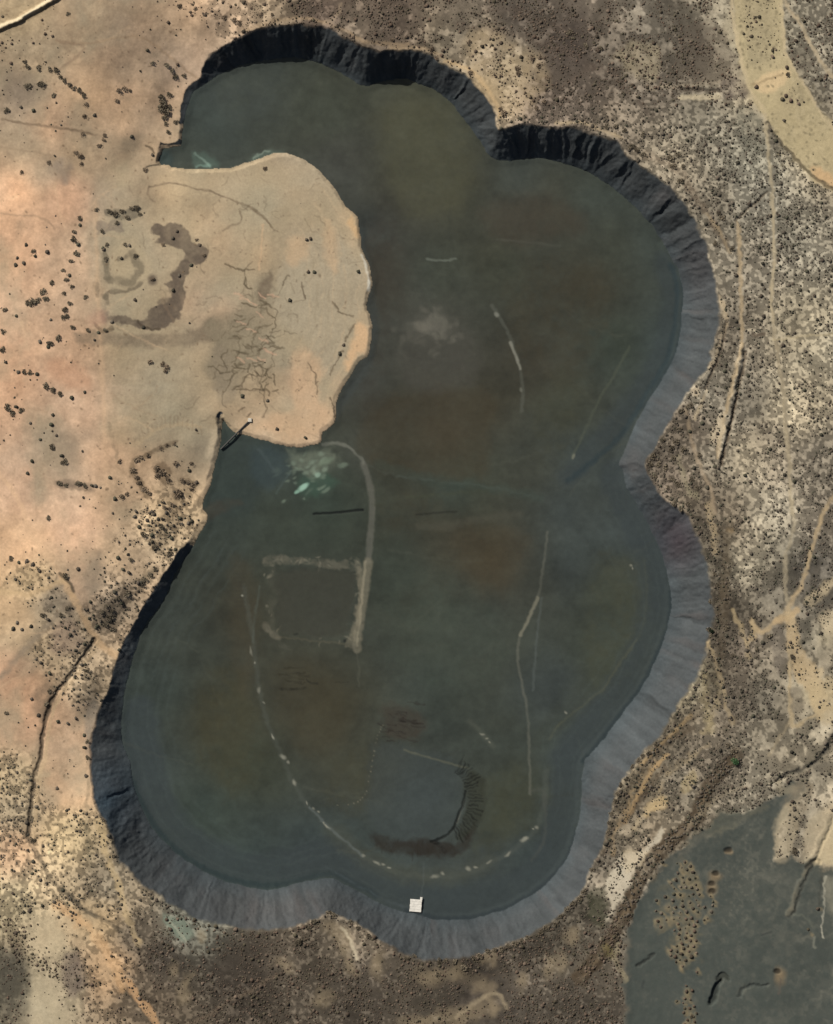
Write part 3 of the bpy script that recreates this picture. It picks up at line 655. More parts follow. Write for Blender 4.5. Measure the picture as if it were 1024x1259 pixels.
# ---- sparser scrub under paths and bare patches
for pts, w in TRACKS:
    p = smooth_line(pts, False, 4); sl = win(p, w + 8)
    d = pdist(GX[sl], GY[sl], p); DENS[sl] *= sstep(w / 2, w / 2 + 2.5, d)
p = np.array(STRIP, float); sl = win(p, 4); DENS[sl] = np.where(inside(GX[sl], GY[sl], STRIP), np.minimum(DENS[sl], .16), DENS[sl])
for p in ([(912,-60),(955,-60),(957,0),(958,60),(945,82),(918,76)], [(955,108),(985,110),(988,125),(965,130)]):
    sl = win(p, 4); DENS[sl] = np.where(inside(GX[sl] + WX[sl] * 3, GY[sl], p), .34, DENS[sl])

# ================================================================== lake bed
BEDT = """300 110 66 71 67;260 140 63 71 69;400 130 69 74 66;520 150 76 76 61;560 220 72 72 59;500 220 72 72 60;480 250 65 63 56;420 200 67 67 63;470 330 62 58 50;460 280 62 66 66;650 260 66 63 54;640 215 66 72 70;740 230 62 70 67;800 300 64 73 72;720 350 66 62 50;620 330 65 67 56
540 330 64 69 62;550 440 68 66 60;520 400 72 70 64;440 470 64 68 68;460 500 62 58 48;550 530 67 60 47;600 500 66 61 48;480 570 60 61 50;650 450 66 61 50;700 500 66 68 57;760 420 61 70 63;820 420 62 73 76;720 560 62 71 72;650 580 64 66 59;560 605 60 70 64
700 620 64 72 74;610 690 72 62 45;560 660 66 62 51;540 760 65 72 65;600 780 65 70 63;480 700 60 68 61;700 700 60 68 70;750 730 66 71 60;740 800 65 72 64;680 850 62 71 75;600 900 63 70 66;700 920 60 71 75;520 990 64 72 74;600 1080 62 71 75;650 1060 62 73 77
560 1110 60 70 74;450 950 66 66 54;400 880 68 64 49;370 850 67 64 52;290 760 66 64 52;270 880 68 66 49;230 780 64 68 60;190 850 60 71 70;180 950 58 69 72;250 1000 58 71 68;300 1060 60 73 74;370 1060 60 71 74;430 1040 59 69 70;300 940 64 68 54;250 640 61 69 64;290 600 54 66 63
350 640 61 68 60;330 570 61 74 75;420 590 62 69 60;440 560 72 74 68;400 610 58 72 64;385 725 62 65 58;200 760 60 67 64;650 700 64 66 60;820 700 58 68 72;780 640 62 70 73;790 560 62 70 73;620 1000 66 70 58;640 950 62 68 62;540 860 63 70 65;580 580 63 66 56;760 300 64 68 60;690 300 66 66 56"""
bp = np.array([[float(v) for v in r.split()] for line in BEDT.split("\n") for r in line.split(";")])
bedc = scatter_field(bp[:, :2], lin(bp[:, 2:5]) / KL, power=3.2, soft=22)
bedc = blur(bedc, 6)
bn = noise(70, 4); bn2 = noise(16, 4); bs = noise(26, 4, .6, 2.6, .7) + .5 * noise(7, 3, .6)
bedc = bedc * (1 + .14 * bn + .12 * bn2 + .10 * bs + .05 * nz_fine)[..., None]
strand = np.interp(d_foot + 1.5 * nz_mid, np.arange(0, 140, 3.0), np.random.default_rng(21).uniform(-1, 1, 47)).astype(np.float32)
strand *= sstep(90, 30, d_foot) * sstep(620, 700, GY) * (.35 + .65 * sstep(420, 330, GX))
bedc = bedc * (1 + .07 * strand)[..., None]
hue = (noise(90, 4) * .035)[..., None]
bedc = bedc + (bedc.mean(-1, keepdims=True) * np.array([1.0, 1.06, .98], np.float32) - bedc) * .32
bedc = bedc * np.array([.87, .88, .82], np.float32)
bedc = bedc * (1 + hue * np.array([1, .1, -1.2], np.float32))
C = np.where(in_foot[..., None], bedc, C).astype(np.float32)
INB = in_foot.astype(np.float32)
def bst(p, w, c, a=1.0, soft=1.3, warp=1.8, br=0.75, dz=0.0): stroke(p, w * .95, c, a * (.72 if c[1] > 66 else .92), soft, warp, br if soft < 2.4 else .12, True, dz, INB)
# blue-grey apron at the slope foot on the sunny sides
AP = [(700,590),(760,540),(800,478),(822,440),(832,395),(834,350),(826,325)]
for path, w, a in (([(818,320),(828,360),(824,410),(805,455),(770,505),(735,545),(700,585)], 26, .45),
                   ([(760,585),(785,640),(800,690),(806,740),(797,790),(780,830),(755,865),(725,900),(702,935),(698,985),(688,1030),(670,1070),(630,1098),(580,1112),(530,1112),(480,1098),(440,1074),(405,1056),(350,1068),(300,1072),(250,1050),(210,1020),(185,975),(175,930),(170,880)], 44, .55)):
    stroke(path, w, (56,63,65), min(1, a * 1.35), 9, 3, .15, only=INB)
bst(AP + [], 7, (44,55,59), .85, 3, 1)
bst([(340,1091),(370,1084),(395,1078),(412,1078),(440,1092),(462,1104)], 7, (42,51,53), .85, 3, 1)
bst([(828,725),(824,770),(812,800),(798,832),(782,858),(760,885),(742,910),(719,938)], 7, (40,49,53), .85, 2.5, 1)
bst([(160,960),(170,985),(184,1010),(203,1035),(222,1052),(245,1067),(270,1079),(296,1087),(322,1091),(340,1090)], 7, (40,51,53), .85, 2.5, 1)
bst([(840,340),(843,362),(841,393),(834,432),(816,464),(795,500)], 6, (44,53,57), .85, 2.5, 1)
bst([(710,1025),(698,1058),(677,1084),(654,1101),(627,1117),(597,1127),(569,1131),(542,1132),(500,1122)], 6, (44,51,55), .85, 2.5, 1)
bst([(400,1068),(440,1092),(480,1112),(520,1124)], 3, (82,90,94), .4, 1.5, 1)
bst([(784,789),(764,816),(744,846),(717,869),(690,890),(676,910)], 3, (90,90,74), .55, 1.5, 1, .3)
bst([(794,690),(797,730),(792,770),(784,790)], 3, (80,82,70), .35, 2, 1, .3)
bst([(670,912),(720,850),(760,800),(785,740),(780,690)], 30, (68,72,60), .3, 12, 4)
for k in range(34):      # faint old wheel lines and silt margins on the lake bed
    x, y = rng.uniform(190, 800), rng.uniform(120, 1080); a = rng.uniform(0, 6.28); L = rng.uniform(30, 130); cv = rng.uniform(-.8, .8); q = []
    for t in range(6):
        q.append((x, y)); x += L / 5 * math.cos(a); y += L / 5 * math.sin(a); a += cv / 5
    bst(q, rng.uniform(1.5, 4), (84,86,76) if rng.uniform() < .55 else (52,54,48), rng.uniform(.12, .4), 1.6, 2, .5)
for off, w, a in ((34,2.4,.35),(46,3,.25),(60,2.2,.3),(15,2,.3)):
    q = [(x, y) for x, y in FOOT if (y > 590 and x > 700) or (y > 640 and x < 520)]
    for seg in ([p_ for p_ in q if p_[0] > 700], [p_ for p_ in q if p_[0] < 520]):
        g = [(x + (480 - x) / math.hypot(480 - x, 800 - y) * off, y + (800 - y) / math.hypot(480 - x, 800 - y) * off) for x, y in seg]
        if len(g) > 3: bst(g, w, (72,80,78), a, 1.6, 2, .5)
# olive and brown growth
patch([(480,485),(600,482),(602,540),(590,585),(470,580),(440,540)], (68,60,45), .42, 9, 4, .2, only=INB)
patch([(560,650),(640,650),(645,700),(610,730),(570,700)], (72,63,47), .34, 14, 5, .3, only=INB)
patch([(470,130),(560,130),(580,200),(560,260),(500,260),(475,200)], (80,79,62), .5, 16, 6, .3, only=INB)
patch([(500,410),(540,392),(580,410),(590,455),(560,480),(510,478),(485,450)], (74,72,66), .45, 10, 4, .3, only=INB)
patch([(340,820),(380,815),(430,850),(420,910),(380,930),(345,880)], (71,65,48), .35, 14, 5, .3, only=INB)
patch([(280,700),(305,690),(318,760),(310,850),(290,840)], (70,64,50), .4, 10, 4, .3, only=INB)
for pts, c, a in (([(640,330),(720,310),(760,350),(740,420),(690,470),(640,440),(620,380)], (67,61,47), .45), ([(445,300),(480,260),(490,330),(480,420),(455,500),(440,480),(460,400)], (60,54,46), .5),
                  ([(660,470),(720,460),(700,540),(660,560)], (68,68,54), .45), ([(470,600),(560,615),(540,650),(470,650)], (68,64,50), .4), ([(740,690),(785,700),(775,780),(735,830),(715,780)], (71,71,56), .5),
                  ([(250,840),(300,830),(320,930),(290,980),(250,940)], (71,67,48), .45), ([(400,930),(450,920),(450,1000),(400,990)], (69,67,52), .45), ([(590,960),(650,950),(655,1010),(600,1050),(560,1060),(590,1010)], (69,70,54), .5),
                  ([(250,100),(300,85),(350,95),(330,140),(260,150)], (64,70,68), .5), ([(520,700),(600,740),(620,820),(540,850),(480,800),(470,730)], (66,74,66), .45), ([(350,620),(440,630),(430,680),(350,680)], (58,65,58), .5)):
    patch(pts, c, a * .72, 16, 10, .6, only=INB)
patch([(600,250),(680,240),(720,280),(640,300),(600,280)], (70,64,54), .5, 14, 5, .3, only=INB)
patch([(470,870),(500,870),(525,890),(515,910),(480,905)], (62,54,46), .6, 6, 4, .2, only=INB)
patch([(455,1028),(480,1034),(520,1036),(545,1038),(560,1040),(575,1025),(585,1012),(580,1040),(555,1056),(510,1054),(470,1048)], (42,37,31), .85, 4, 3.5, .3, only=INB)
patch([(575,950),(595,960),(598,990),(590,1015),(575,1030),(562,1030),(572,1000)], (48,50,41), .75, 4, 3.5, .25, only=INB)
patch([(462,915),(500,920),(560,940),(572,965),(570,1000),(545,1030),(500,1036),(460,1025),(452,980)], (61,68,69), .45, 9, 4, only=INB, dz=-.5)
patch([(268,535),(300,542),(322,590),(300,630),(262,640),(250,645),(262,590)], (50,58,57), .5, 9, 5, .3, only=INB)
patch([(243,626),(262,618),(290,612),(300,618),(270,634),(250,642)], (66,60,50), .5, 4, 3, .3, only=INB)
bst([(444,568),(480,583),(540,592),(600,598),(660,612)], 3, (80,86,80), .45, 1.4, 1.6, .7)
# sunken tracks
TK = (112,110,102)
bst([(395,546),(412,545),(430,551),(442,562),(446,570)], 4, (130,130,120), .6, 1.4, 1, .3)
bst([(446,570),(453,590),(457,612),(456,650),(452,690)], 8, TK, .62, 2, .8, .15)
bst([(452,690),(447,735),(441,770),(438,798)], 11, (122,116,100), .8, 2.2, 1, .22)
bst([(440,700),(443,730),(436,770),(430,795)], 8, (132,124,106), .65, 2, 2, .4)
bst([(449,690),(444,740),(438,795)], 3, (150,142,122), .6, 1.2, 1, .25)
bst([(438,800),(441,825),(441,845)], 3, (86,86,76), .5, 1.4, 1, .4)
bst([(328,690),(350,688),(375,690),(410,694),(440,696)], 11, (116,111,97), .6, 2.3, 4, .7)
for k in range(70):      # broken crust and rubble round the sunken square
    e = (0, 0, 0, 1, 1, 1, 2, 3)[rng.integers(0, 8)]; t = rng.uniform()
    x, y = ((330 + 112 * t, 690), (438, 690 + 105 * t), (330 + 108 * t, 788), (332, 692 + 96 * t))[e]
    blob(x + rng.normal(0, 3), y + rng.normal(0, 3), rng.uniform(1, 4), rng.uniform(.7, 2), (126,121,106) if rng.uniform() < .7 else (54,54,48), rng.uniform(.12, .42), rng.uniform(0, 180), 3, .7, INB)
bst([(392,684),(391,704)], 2.6, (128,124,110), .7, 1)
bst([(336,700),(334,722),(340,730),(333,745),(332,775)], 7, (90,87,76), .3, 3, 3, .55)
bst([(324,770),(332,778),(340,785)], 7, (118,112,98), .6, 2, 2, .3); bst([(338,776),(342,770)], 3, (116,110,94), .6, 1)
bst([(338,784),(370,787),(405,791),(425,793)], 2.4, (98,92,76), .45, 1.3, 1, .3); bst([(344,795),(356,797)], 5, (100,98,88), .6, 2)
patch([(344,704),(430,702),(436,720),(428,760),(425,782),(345,778),(340,740)], (61,61,53), .7, 4, 3, only=INB, dz=-.4)
blob(424,789,2,2,(30,32,30),.8,only=INB); blob(363,781,3,1.6,(36,38,34),.7,only=INB)
ARC = [(298,722),(305,760),(312,800),(318,850),(330,895),(345,930),(360,965),(380,995),(410,1025),(445,1055),(480,1072),(515,1080),(560,1079),(600,1065),(640,1042),(661,1018),(670,990),(672,950)]
bst(ARC, 6, (84,88,82), .4, 2.4, 1.2, .3)
bst(ARC[8:14], 22, (80,78,60), .3, 8, 3, .3)
bst([(380,995),(410,1025),(445,1055)], 3, (104,112,112), .5, 1.2, 1, .3)
bst([(318,722),(312,760),(310,790)], 3, (88,96,90), .45, 1.5, 1, .4)
for x, y, rx, ry, an in ((297,733,2,2,0),(308,800,1.8,6,-4),(312,816,1.5,3,0),(318,850,1.8,5,-12),(323,864,1.6,3,-15),(334,908,1.8,4,-18),(347,931,2.6,5,-35),(353,940,1.8,4,-30),(361,964,2.4,4.5,-25),(376,988,1.6,3,-35),(384,996,2,2,0),(390,1001,2.6,1.8,30),(398,1014,2,1.6,40),
                          (402,1018,5,1.5,40),(446,1055,3,2.4,10),(462,1064,5,1.8,20),(470,1066,3,1.4,15),(479,1069,3,1.4,10),(535,1081,6,2.4,-5),(545,1078,3,2.4,0),(577,1070,4,2.6,-25),(586,1067,3,1.5,-15),(601,1063,3,2.2,-20),(624,1053,6,2.4,-25),(645,1035,5,2.8,-35),(660,1018,3,2.2,0),(655,1020,2,1.2,30),
                          (778,697,2.4,2,0),(780,700,1.5,1.5,0),(697,877,2.4,2,0),(598,909,2,2,0),(601,915,1.5,1.5,0),(592,902,3,1.6,40)):
    blob(x, y, rx * .74, ry * .74, (146,144,131), rng.uniform(.4, .85), an + rng.uniform(-20, 20), 2.4, .8, INB)
bst([(577,888),(590,900),(600,912),(606,920)], 6, (92,94,84), .4, 3, 1, .3)
bst([(674,655),(668,700),(662,735),(650,765),(640,785),(637,805),(640,830),(648,870),(651,920),(652,978)], 3.4, (104,104,94), .6, 1.4, .8, .3)
bst([(662,735),(652,758),(641,782)], 4, (128,124,108), .75, 1.4, .8, .15)
bst([(667,735),(662,775),(658,820),(656,850)], 3, (88,94,92), .55, 1.3, .8, .3)
bst([(652,975),(668,975),(672,1010),(668,1040),(655,1060)], 4, (84,84,78), .4, 1.8, 1, .3)
bst([(606,375),(617,393),(630,420),(639,448),(643,480),(642,505)], 4, (96,98,90), .5, 1.6, .8, .35)
bst([(628,420),(634,434),(640,452)], 3.4, (152,150,138), .75, 1.2, .5, .2); blob(611,386,2.4,3,(130,130,120),.6,-30,only=INB); blob(641,478,1.6,3,(110,110,100),.6,only=INB)
bst([(524,316),(534,318),(545,318),(562,317)], 3, (116,122,112), .65, 1.2, 1, .3)
bst([(775,425),(760,455),(738,490),(720,530),(704,562)], 3, (88,92,78), .55, 1.6, 1, .35)
blob(706,560,1.6,3.5,(120,120,106),.6,30,only=INB)
bst([(612,292),(650,296),(690,301)], 3, (84,84,76), .45, 1.5, 1, .4)
blob(532,399,27,13,(98,96,87),.45,-12,6,.8,INB)
for k in range(40): blob(rng.normal(535,16), rng.normal(405,12), rng.uniform(2,7), rng.uniform(1.5,4), (108,105,95), rng.uniform(.1,.35), rng.uniform(0,180), 4, .8, INB)
blob(528,400,12,6,(104,100,92),.3,-12,5,.7,INB); blob(518,400,10,6,(110,106,96),.5,0,3,.6,INB)
bst([(500,440),(492,425),(505,410)], 5, (84,82,74), .35, 2.5, 2, .4)
bst([(465,570),(520,588),(570,596),(620,602),(665,612)], 12, (59,71,65), .45, 5, 3, .3)
bst([(515,648),(560,645),(600,636),(640,632)], 9, (80,78,68), .45, 3.5, 2, .35)
bst([(458,620),(500,612),(560,606),(600,604)], 4, (66,70,56), .5, 2, 1)
bst([(385,632),(415,630),(446,627)], 3.0, (18,20,19), .92, .9, .3, 0, dz=-.8)
bst([(521,1064),(520,1085),(518,1104)], 2, (84,90,88), .5, 1.1, 1, .4)
bst([(512,633),(535,631),(562,629)], 2.6, (34,34,30), .7, 1, .6, .2)
bst([(345,849),(358,849),(375,847)], 3, (28,28,24), .85, .9, .6); bst([(376,836),(382,841),(390,842)], 2.4, (34,34,30), .7, .9, .6)
for k in range(26):
    x, y = rng.normal(492, 14), rng.normal(890, 13)
    bst([(x, y), (x + rng.uniform(5, 16), y + rng.uniform(-1, 4))], rng.uniform(1.4, 2.4), (40,35,31), rng.uniform(.35, .8), .9, 1.5, .2)
for k in range(12):
    x, y = rng.normal(360, 12), rng.normal(836, 9)
    bst([(x, y), (x + rng.uniform(6, 18), y + rng.uniform(-2, 2))], rng.uniform(1.4, 2.2), (40,38,30), rng.uniform(.35, .8), .9, 1.5, .2)
bst([(489,887),(500,889),(513,891)], 2.8, (30,26,24), .8, .9, .6); bst([(478,870),(490,872)], 2, (44,40,36), .6)
for y in (824, 830, 836): bst([(346,y),(372,y-2)], 2, (48,46,36), .4, 1, 1, .3)
for k in range(9): bst([(288,706+5*k),(300,706+5*k)], 2, (52,50,44), .3, 1, 1, .3)
bst([(497,924),(520,931),(545,938),(575,946)], 2.6, (100,100,84), .65, 1, .6, .2)
bst([(470,893),(464,905),(460,925),(455,950),(450,975),(440,988),(425,991)], 1.8, (70,70,60), .5, 1, 1.2)
for k in range(22):
    t = k / 21; q = smooth_line([(470,893),(464,905),(460,925),(455,950),(450,975),(440,988),(415,992)], False, 4); x, y = q[int(t * (len(q) - 1))]
    blob(x + rng.uniform(-1, 1), y, rng.uniform(.7, 1.2), rng.uniform(.7, 1.2), (112,109,95), rng.uniform(.2, .6), 0, 1, .6, INB)
# scour hole rim and its rills, cut into the bed
HR = [(567,948),(573,958),(573,975),(570,990),(564,1003),(560,1016),(550,1028),(540,1033),(530,1038),(538,1046)]
bst(HR[2:9], 3.6, (20,22,19), .95, 1, .8, .2, dz=-.7); bst([(571,985),(567,1000),(562,1014)], 1.5, (108,108,98), .6, .8, .6)
blob(535,1038,6,3,(20,20,18),.85,20,1,.5,INB); bst([(535,1038),(542,1044),(548,1052)], 3, (34,32,28), .8, 1)
for k in range(24):
    t = k / 23; a = math.radians(-62 + 125 * t)
    cx, cy = 545, 985
    r0 = 29 + 4 * math.cos(a); r1 = r0 + rng.uniform(9, 21)
    bst([(cx + r0 * math.cos(a), cy + r0 * 1.25 * math.sin(a)), (cx + r1 * math.cos(a + .04), cy + r1 * 1.2 * math.sin(a + .04))], rng.uniform(1.6, 2.6), (22,23,20), rng.uniform(.45, .95), 1.0, 2.2, .2, -.3)
for k in range(20):
    x = rng.uniform(458, 570); y = rng.uniform(1032, 1052)
    bst([(x, y), (x + rng.uniform(-3, 3), y + rng.uniform(4, 9))], 1.6, (40,36,30), .5, .9, .8)
# milky shallows off the delta, and the inlets
patch([(352,552),(378,556),(405,552),(412,568),(400,580),(390,590),(376,585),(362,570)], (108,114,100), .65, 7, 6, .35, only=INB)
patch([(365,590),(395,580),(415,590),(400,605),(375,612)], (62,84,72), .6, 6, 4, .2, only=INB)
for k in range(40): blob(rng.normal(380,17), rng.normal(578,14), rng.uniform(1.5,6), rng.uniform(1,3), (128,142,126), rng.uniform(.1,.45), rng.uniform(-50,10), 3, .7, INB)
blob(372,599,7,3,(156,190,172),.85,-32,1.2,.5,INB); blob(364,605,3,2,(140,176,158),.7,-30,1,.5,INB); blob(390,583,3.4,3,(140,162,146),.75,0,1,.5,INB); blob(400,568,8,4,(116,130,112),.6,-20,2,.6,INB)
bst([(318,552),(328,566),(336,578)], 3, (96,104,104), .45, 1.5, 1, .2); bst([(356,578),(348,592),(340,606)], 2.4, (84,96,94), .45, 1.3, 1, .2)
patch([(310,550),(345,556),(352,580),(335,600),(310,590)], (54,66,70), .5, 8, 4, only=INB)
patch([(192,186),(206,182),(212,196),(204,204),(194,200)], (54,68,68), .5, 4, 2, only=INB)
patch([(236,184),(256,190),(268,204),(250,206),(236,202)], (88,108,98), .45, 5, 4, .2, only=INB)
bst([(238,186),(250,196),(256,203)], 2.4, (140,160,148), .6, 1.2, 1.5, .3); bst([(240,203),(256,201)], 3, (130,156,144), .6, 1.2, 1.5, .3)
patch([(308,196),(318,184),(340,182),(346,188),(330,194)], (98,114,104), .4, 4, 4, .2, only=INB)
bst([(312,192),(320,184),(330,184)], 2.4, (150,164,150), .5, 1.2, 2, .3)
bst([(405,515),(430,480),(456,432),(455,360),(440,285),(412,238)], 10, (60,66,66), .4, 4, 2, .2)
# wet edge of the delta
sh = (1 - sstep(0, 4.5, d_foot)) * (~in_foot) * (width < 9)
C += (alb((122,108,88)) - C) * (0.5 * sh * np.clip(.6 + nz_mid, 0, 1))[..., None]
for p in ([(444,312),(448,322),(452,340),(453,352)], [(452,345),(453,356)]): stroke(p, 3.2, (196,192,178), .7, 1.2, 1, .25)
stroke([(262,530),(258,545),(254,560)], 8, (196,178,150), .6, 3, 3, .3)

# ================================================================== pit slopes: blue-grey and rust streaked clay, partly tinted for sun and shade
wall = np.zeros((NY, NX, 3), np.float32)
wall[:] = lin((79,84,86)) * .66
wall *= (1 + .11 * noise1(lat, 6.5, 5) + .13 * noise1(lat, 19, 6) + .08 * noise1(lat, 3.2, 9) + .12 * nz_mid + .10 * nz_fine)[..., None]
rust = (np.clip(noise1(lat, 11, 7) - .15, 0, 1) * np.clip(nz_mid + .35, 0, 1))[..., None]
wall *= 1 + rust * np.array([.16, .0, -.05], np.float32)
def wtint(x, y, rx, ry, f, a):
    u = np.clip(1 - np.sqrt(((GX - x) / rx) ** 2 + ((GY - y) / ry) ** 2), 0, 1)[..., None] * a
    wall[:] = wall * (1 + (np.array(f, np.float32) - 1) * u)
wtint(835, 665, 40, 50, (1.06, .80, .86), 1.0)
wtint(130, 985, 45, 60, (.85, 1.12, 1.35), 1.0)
wtint(862, 330, 40, 60, (.95, .85, .85), .8)  # half-shaded north-east wall, darkened in its colour
wtint(815, 640, 40, 60, (.6, .6, .64), 1.0)  # shade below the spit, painted into the wall
wtint(780, 900, 70, 90, (1.12, 1.14, 1.15), 1.0)  # wall facing the sun, brightened in its colour
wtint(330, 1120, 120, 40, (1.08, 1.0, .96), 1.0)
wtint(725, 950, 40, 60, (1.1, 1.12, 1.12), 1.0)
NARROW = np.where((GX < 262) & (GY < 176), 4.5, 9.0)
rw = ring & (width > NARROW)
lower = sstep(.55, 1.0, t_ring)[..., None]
wall *= (1 - .22 * sstep(360, 260, GY))[..., None]  # shade of the north walls deepened in the colour
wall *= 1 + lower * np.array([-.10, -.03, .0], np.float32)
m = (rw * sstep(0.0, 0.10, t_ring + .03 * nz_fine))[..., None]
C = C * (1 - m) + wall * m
C = np.clip(C, 0.004, .72).astype(np.float32)
DENS *= (~in_rim)
Z = Z.astype(np.float32)

# ------------------------------------------------------------------ materials
def soil_material(name, scale, strength, bump, rough):
    m = bpy.data.materials.new(name); m.use_nodes = True
    nt = m.node_tree; N = nt.nodes; L = nt.links
    b = N["Principled BSDF"]
    b.inputs["Roughness"].default_value = rough
    b.inputs["Specular IOR Level"].default_value = 0.15
    at = N.new("ShaderNodeAttribute"); at.attribute_name = "soil"
    tc = N.new("ShaderNodeTexCoord")
    no = N.new("ShaderNodeTexNoise"); no.inputs["Scale"].default_value = scale; no.inputs["Detail"].default_value = 6; no.inputs["Roughness"].default_value = .65
    L.new(tc.outputs["Object"], no.inputs["Vector"])
    mr = N.new("ShaderNodeMapRange"); mr.inputs[1].default_value = .25; mr.inputs[2].default_value = .75
    mr.inputs[3].default_value = 1 - strength; mr.inputs[4].default_value = 1 + strength
    L.new(no.outputs[0], mr.inputs[0])
    mx = N.new("ShaderNodeMix"); mx.data_type = 'RGBA'; mx.blend_type = 'MULTIPLY'; mx.inputs[0].default_value = 1
    L.new(at.outputs["Color"], mx.inputs[6]); L.new(mr.outputs[0], mx.inputs[7])
    L.new(mx.outputs[2], b.inputs["Base Color"])
    bp_ = N.new("ShaderNodeBump"); bp_.inputs["Strength"].default_value = bump; bp_.inputs["Distance"].default_value = 1.0
    L.new(no.outputs[0], bp_.inputs["Height"]); L.new(bp_.outputs[0], b.inputs["Normal"])
    return m
MAT = {
 'ground': soil_material("sandy_soil", .35, .14, .16, .95), 'pit_slope': soil_material("clay_slope", .30, .12, .20, .9),
 'lake_bed': soil_material("silt_bed", .16, .10, .1, .9), 'dirt_track': soil_material("track_dirt", .4, .12, .2, .95),
 'mud_flat': soil_material("dark_mud", .2, .10, .15, .85)}

# ------------------------------------------------------------------ terrain meshes, cut from one height field
region = np.zeros((NY, NX), np.uint8)
tm = np.zeros((NY, NX), bool)
for pts, w in TRACKS:
    p = smooth_line(pts, False, 5); sl = win(p, w + 4)
    tm[sl] |= pdist(GX[sl] + WX[sl], GY[sl] + WY[sl], p) < w / 2
region[tm & ~in_rim] = 3
region[MUDM > .5] = 4
region[rw] = 1
region[in_foot] = 2
WXY = np.empty((NY, NX, 3), np.float32)
WXY[..., 0] = GX - PW / 2; WXY[..., 1] = PH / 2 - GY; WXY[..., 2] = Z
freg = region[:-1, :-1]
idx = np.arange(NX * NY, dtype=np.int64).reshape(NY, NX)
quads = np.stack([idx[:-1, :-1], idx[1:, :-1], idx[1:, 1:], idx[:-1, 1:]], -1).reshape(-1, 4)
fr = freg.reshape(-1)

def grid_object(name, sel, mat):
    q = quads[sel]
    used, inv = np.unique(q, return_inverse=True)
    me = bpy.data.meshes.new(name)
    me.vertices.add(len(used)); me.vertices.foreach_set("co", WXY.reshape(-1, 3)[used].ravel())
    me.loops.add(q.size); me.loops.foreach_set("vertex_index", inv.reshape(-1).astype(np.int32))
    me.polygons.add(len(q)); me.polygons.foreach_set("loop_start", np.arange(0, q.size, 4, dtype=np.int32))
    me.polygons.foreach_set("use_smooth", np.ones(len(q), bool))
    at = me.color_attributes.new("soil", 'FLOAT_COLOR', 'POINT')
    c4 = np.ones((len(used), 4), np.float32); c4[:, :3] = C.reshape(-1, 3)[used]
    at.data.foreach_set("color", c4.ravel())
    me.update(calc_edges=True)
    me.materials.append(mat)
    o = bpy.data.objects.new(name, me); COL.objects.link(o)
    o["kind"] = "structure"
    return o
for k, nm in enumerate(('ground', 'pit_slope', 'lake_bed', 'dirt_track', 'mud_flat')):
    grid_object(nm, fr == k, MAT[nm])

# the plain beyond the detailed ground, out to the horizon
def plain():
    x0, x1, y0, y1 = WXY[0, 0, 0], WXY[0, -1, 0], WXY[-1, 0, 1], WXY[0, 0, 1]
    R = 30000.0
    inner = [(x0, y0), (x1, y0), (x1, y1), (x0, y1)]; outer = [(-R, -R), (R, -R), (R, R), (-R, R)]
    v = [(x, y, 0) for x, y in inner] + [(x, y, 0) for x, y in outer]
    f = [(0, 4, 5, 1), (1, 5, 6, 2), (2, 6, 7, 3), (3, 7, 4, 0)]
    me = bpy.data.meshes.new("plain"); me.from_pydata(v, [], f)
    m = bpy.data.materials.new("dry_plain"); m.use_nodes = True
    N = m.node_tree.nodes; L = m.node_tree.links; b = N["Principled BSDF"]; b.inputs["Roughness"].default_value = .95
    tc = N.new("ShaderNodeTexCoord"); n1 = N.new("ShaderNodeTexNoise"); n1.inputs["Scale"].default_value = .02; n1.inputs["Detail"].default_value = 10; n1.inputs["Roughness"].default_value = .7
    cr = N.new("ShaderNodeValToRGB"); cr.color_ramp.elements[0].position = .38; cr.color_ramp.elements[0].color = (.14, .11, .08, 1); cr.color_ramp.elements[1].position = .62; cr.color_ramp.elements[1].color = (.42, .30, .19, 1)
    L.new(tc.outputs["Object"], n1.inputs["Vector"]); L.new(n1.outputs[0], cr.inputs[0]); L.new(cr.outputs[0], b.inputs["Base Color"])
    me.materials.append(m)
    o = bpy.data.objects.new("plain", me); COL.objects.link(o); o["kind"] = "structure"
plain()

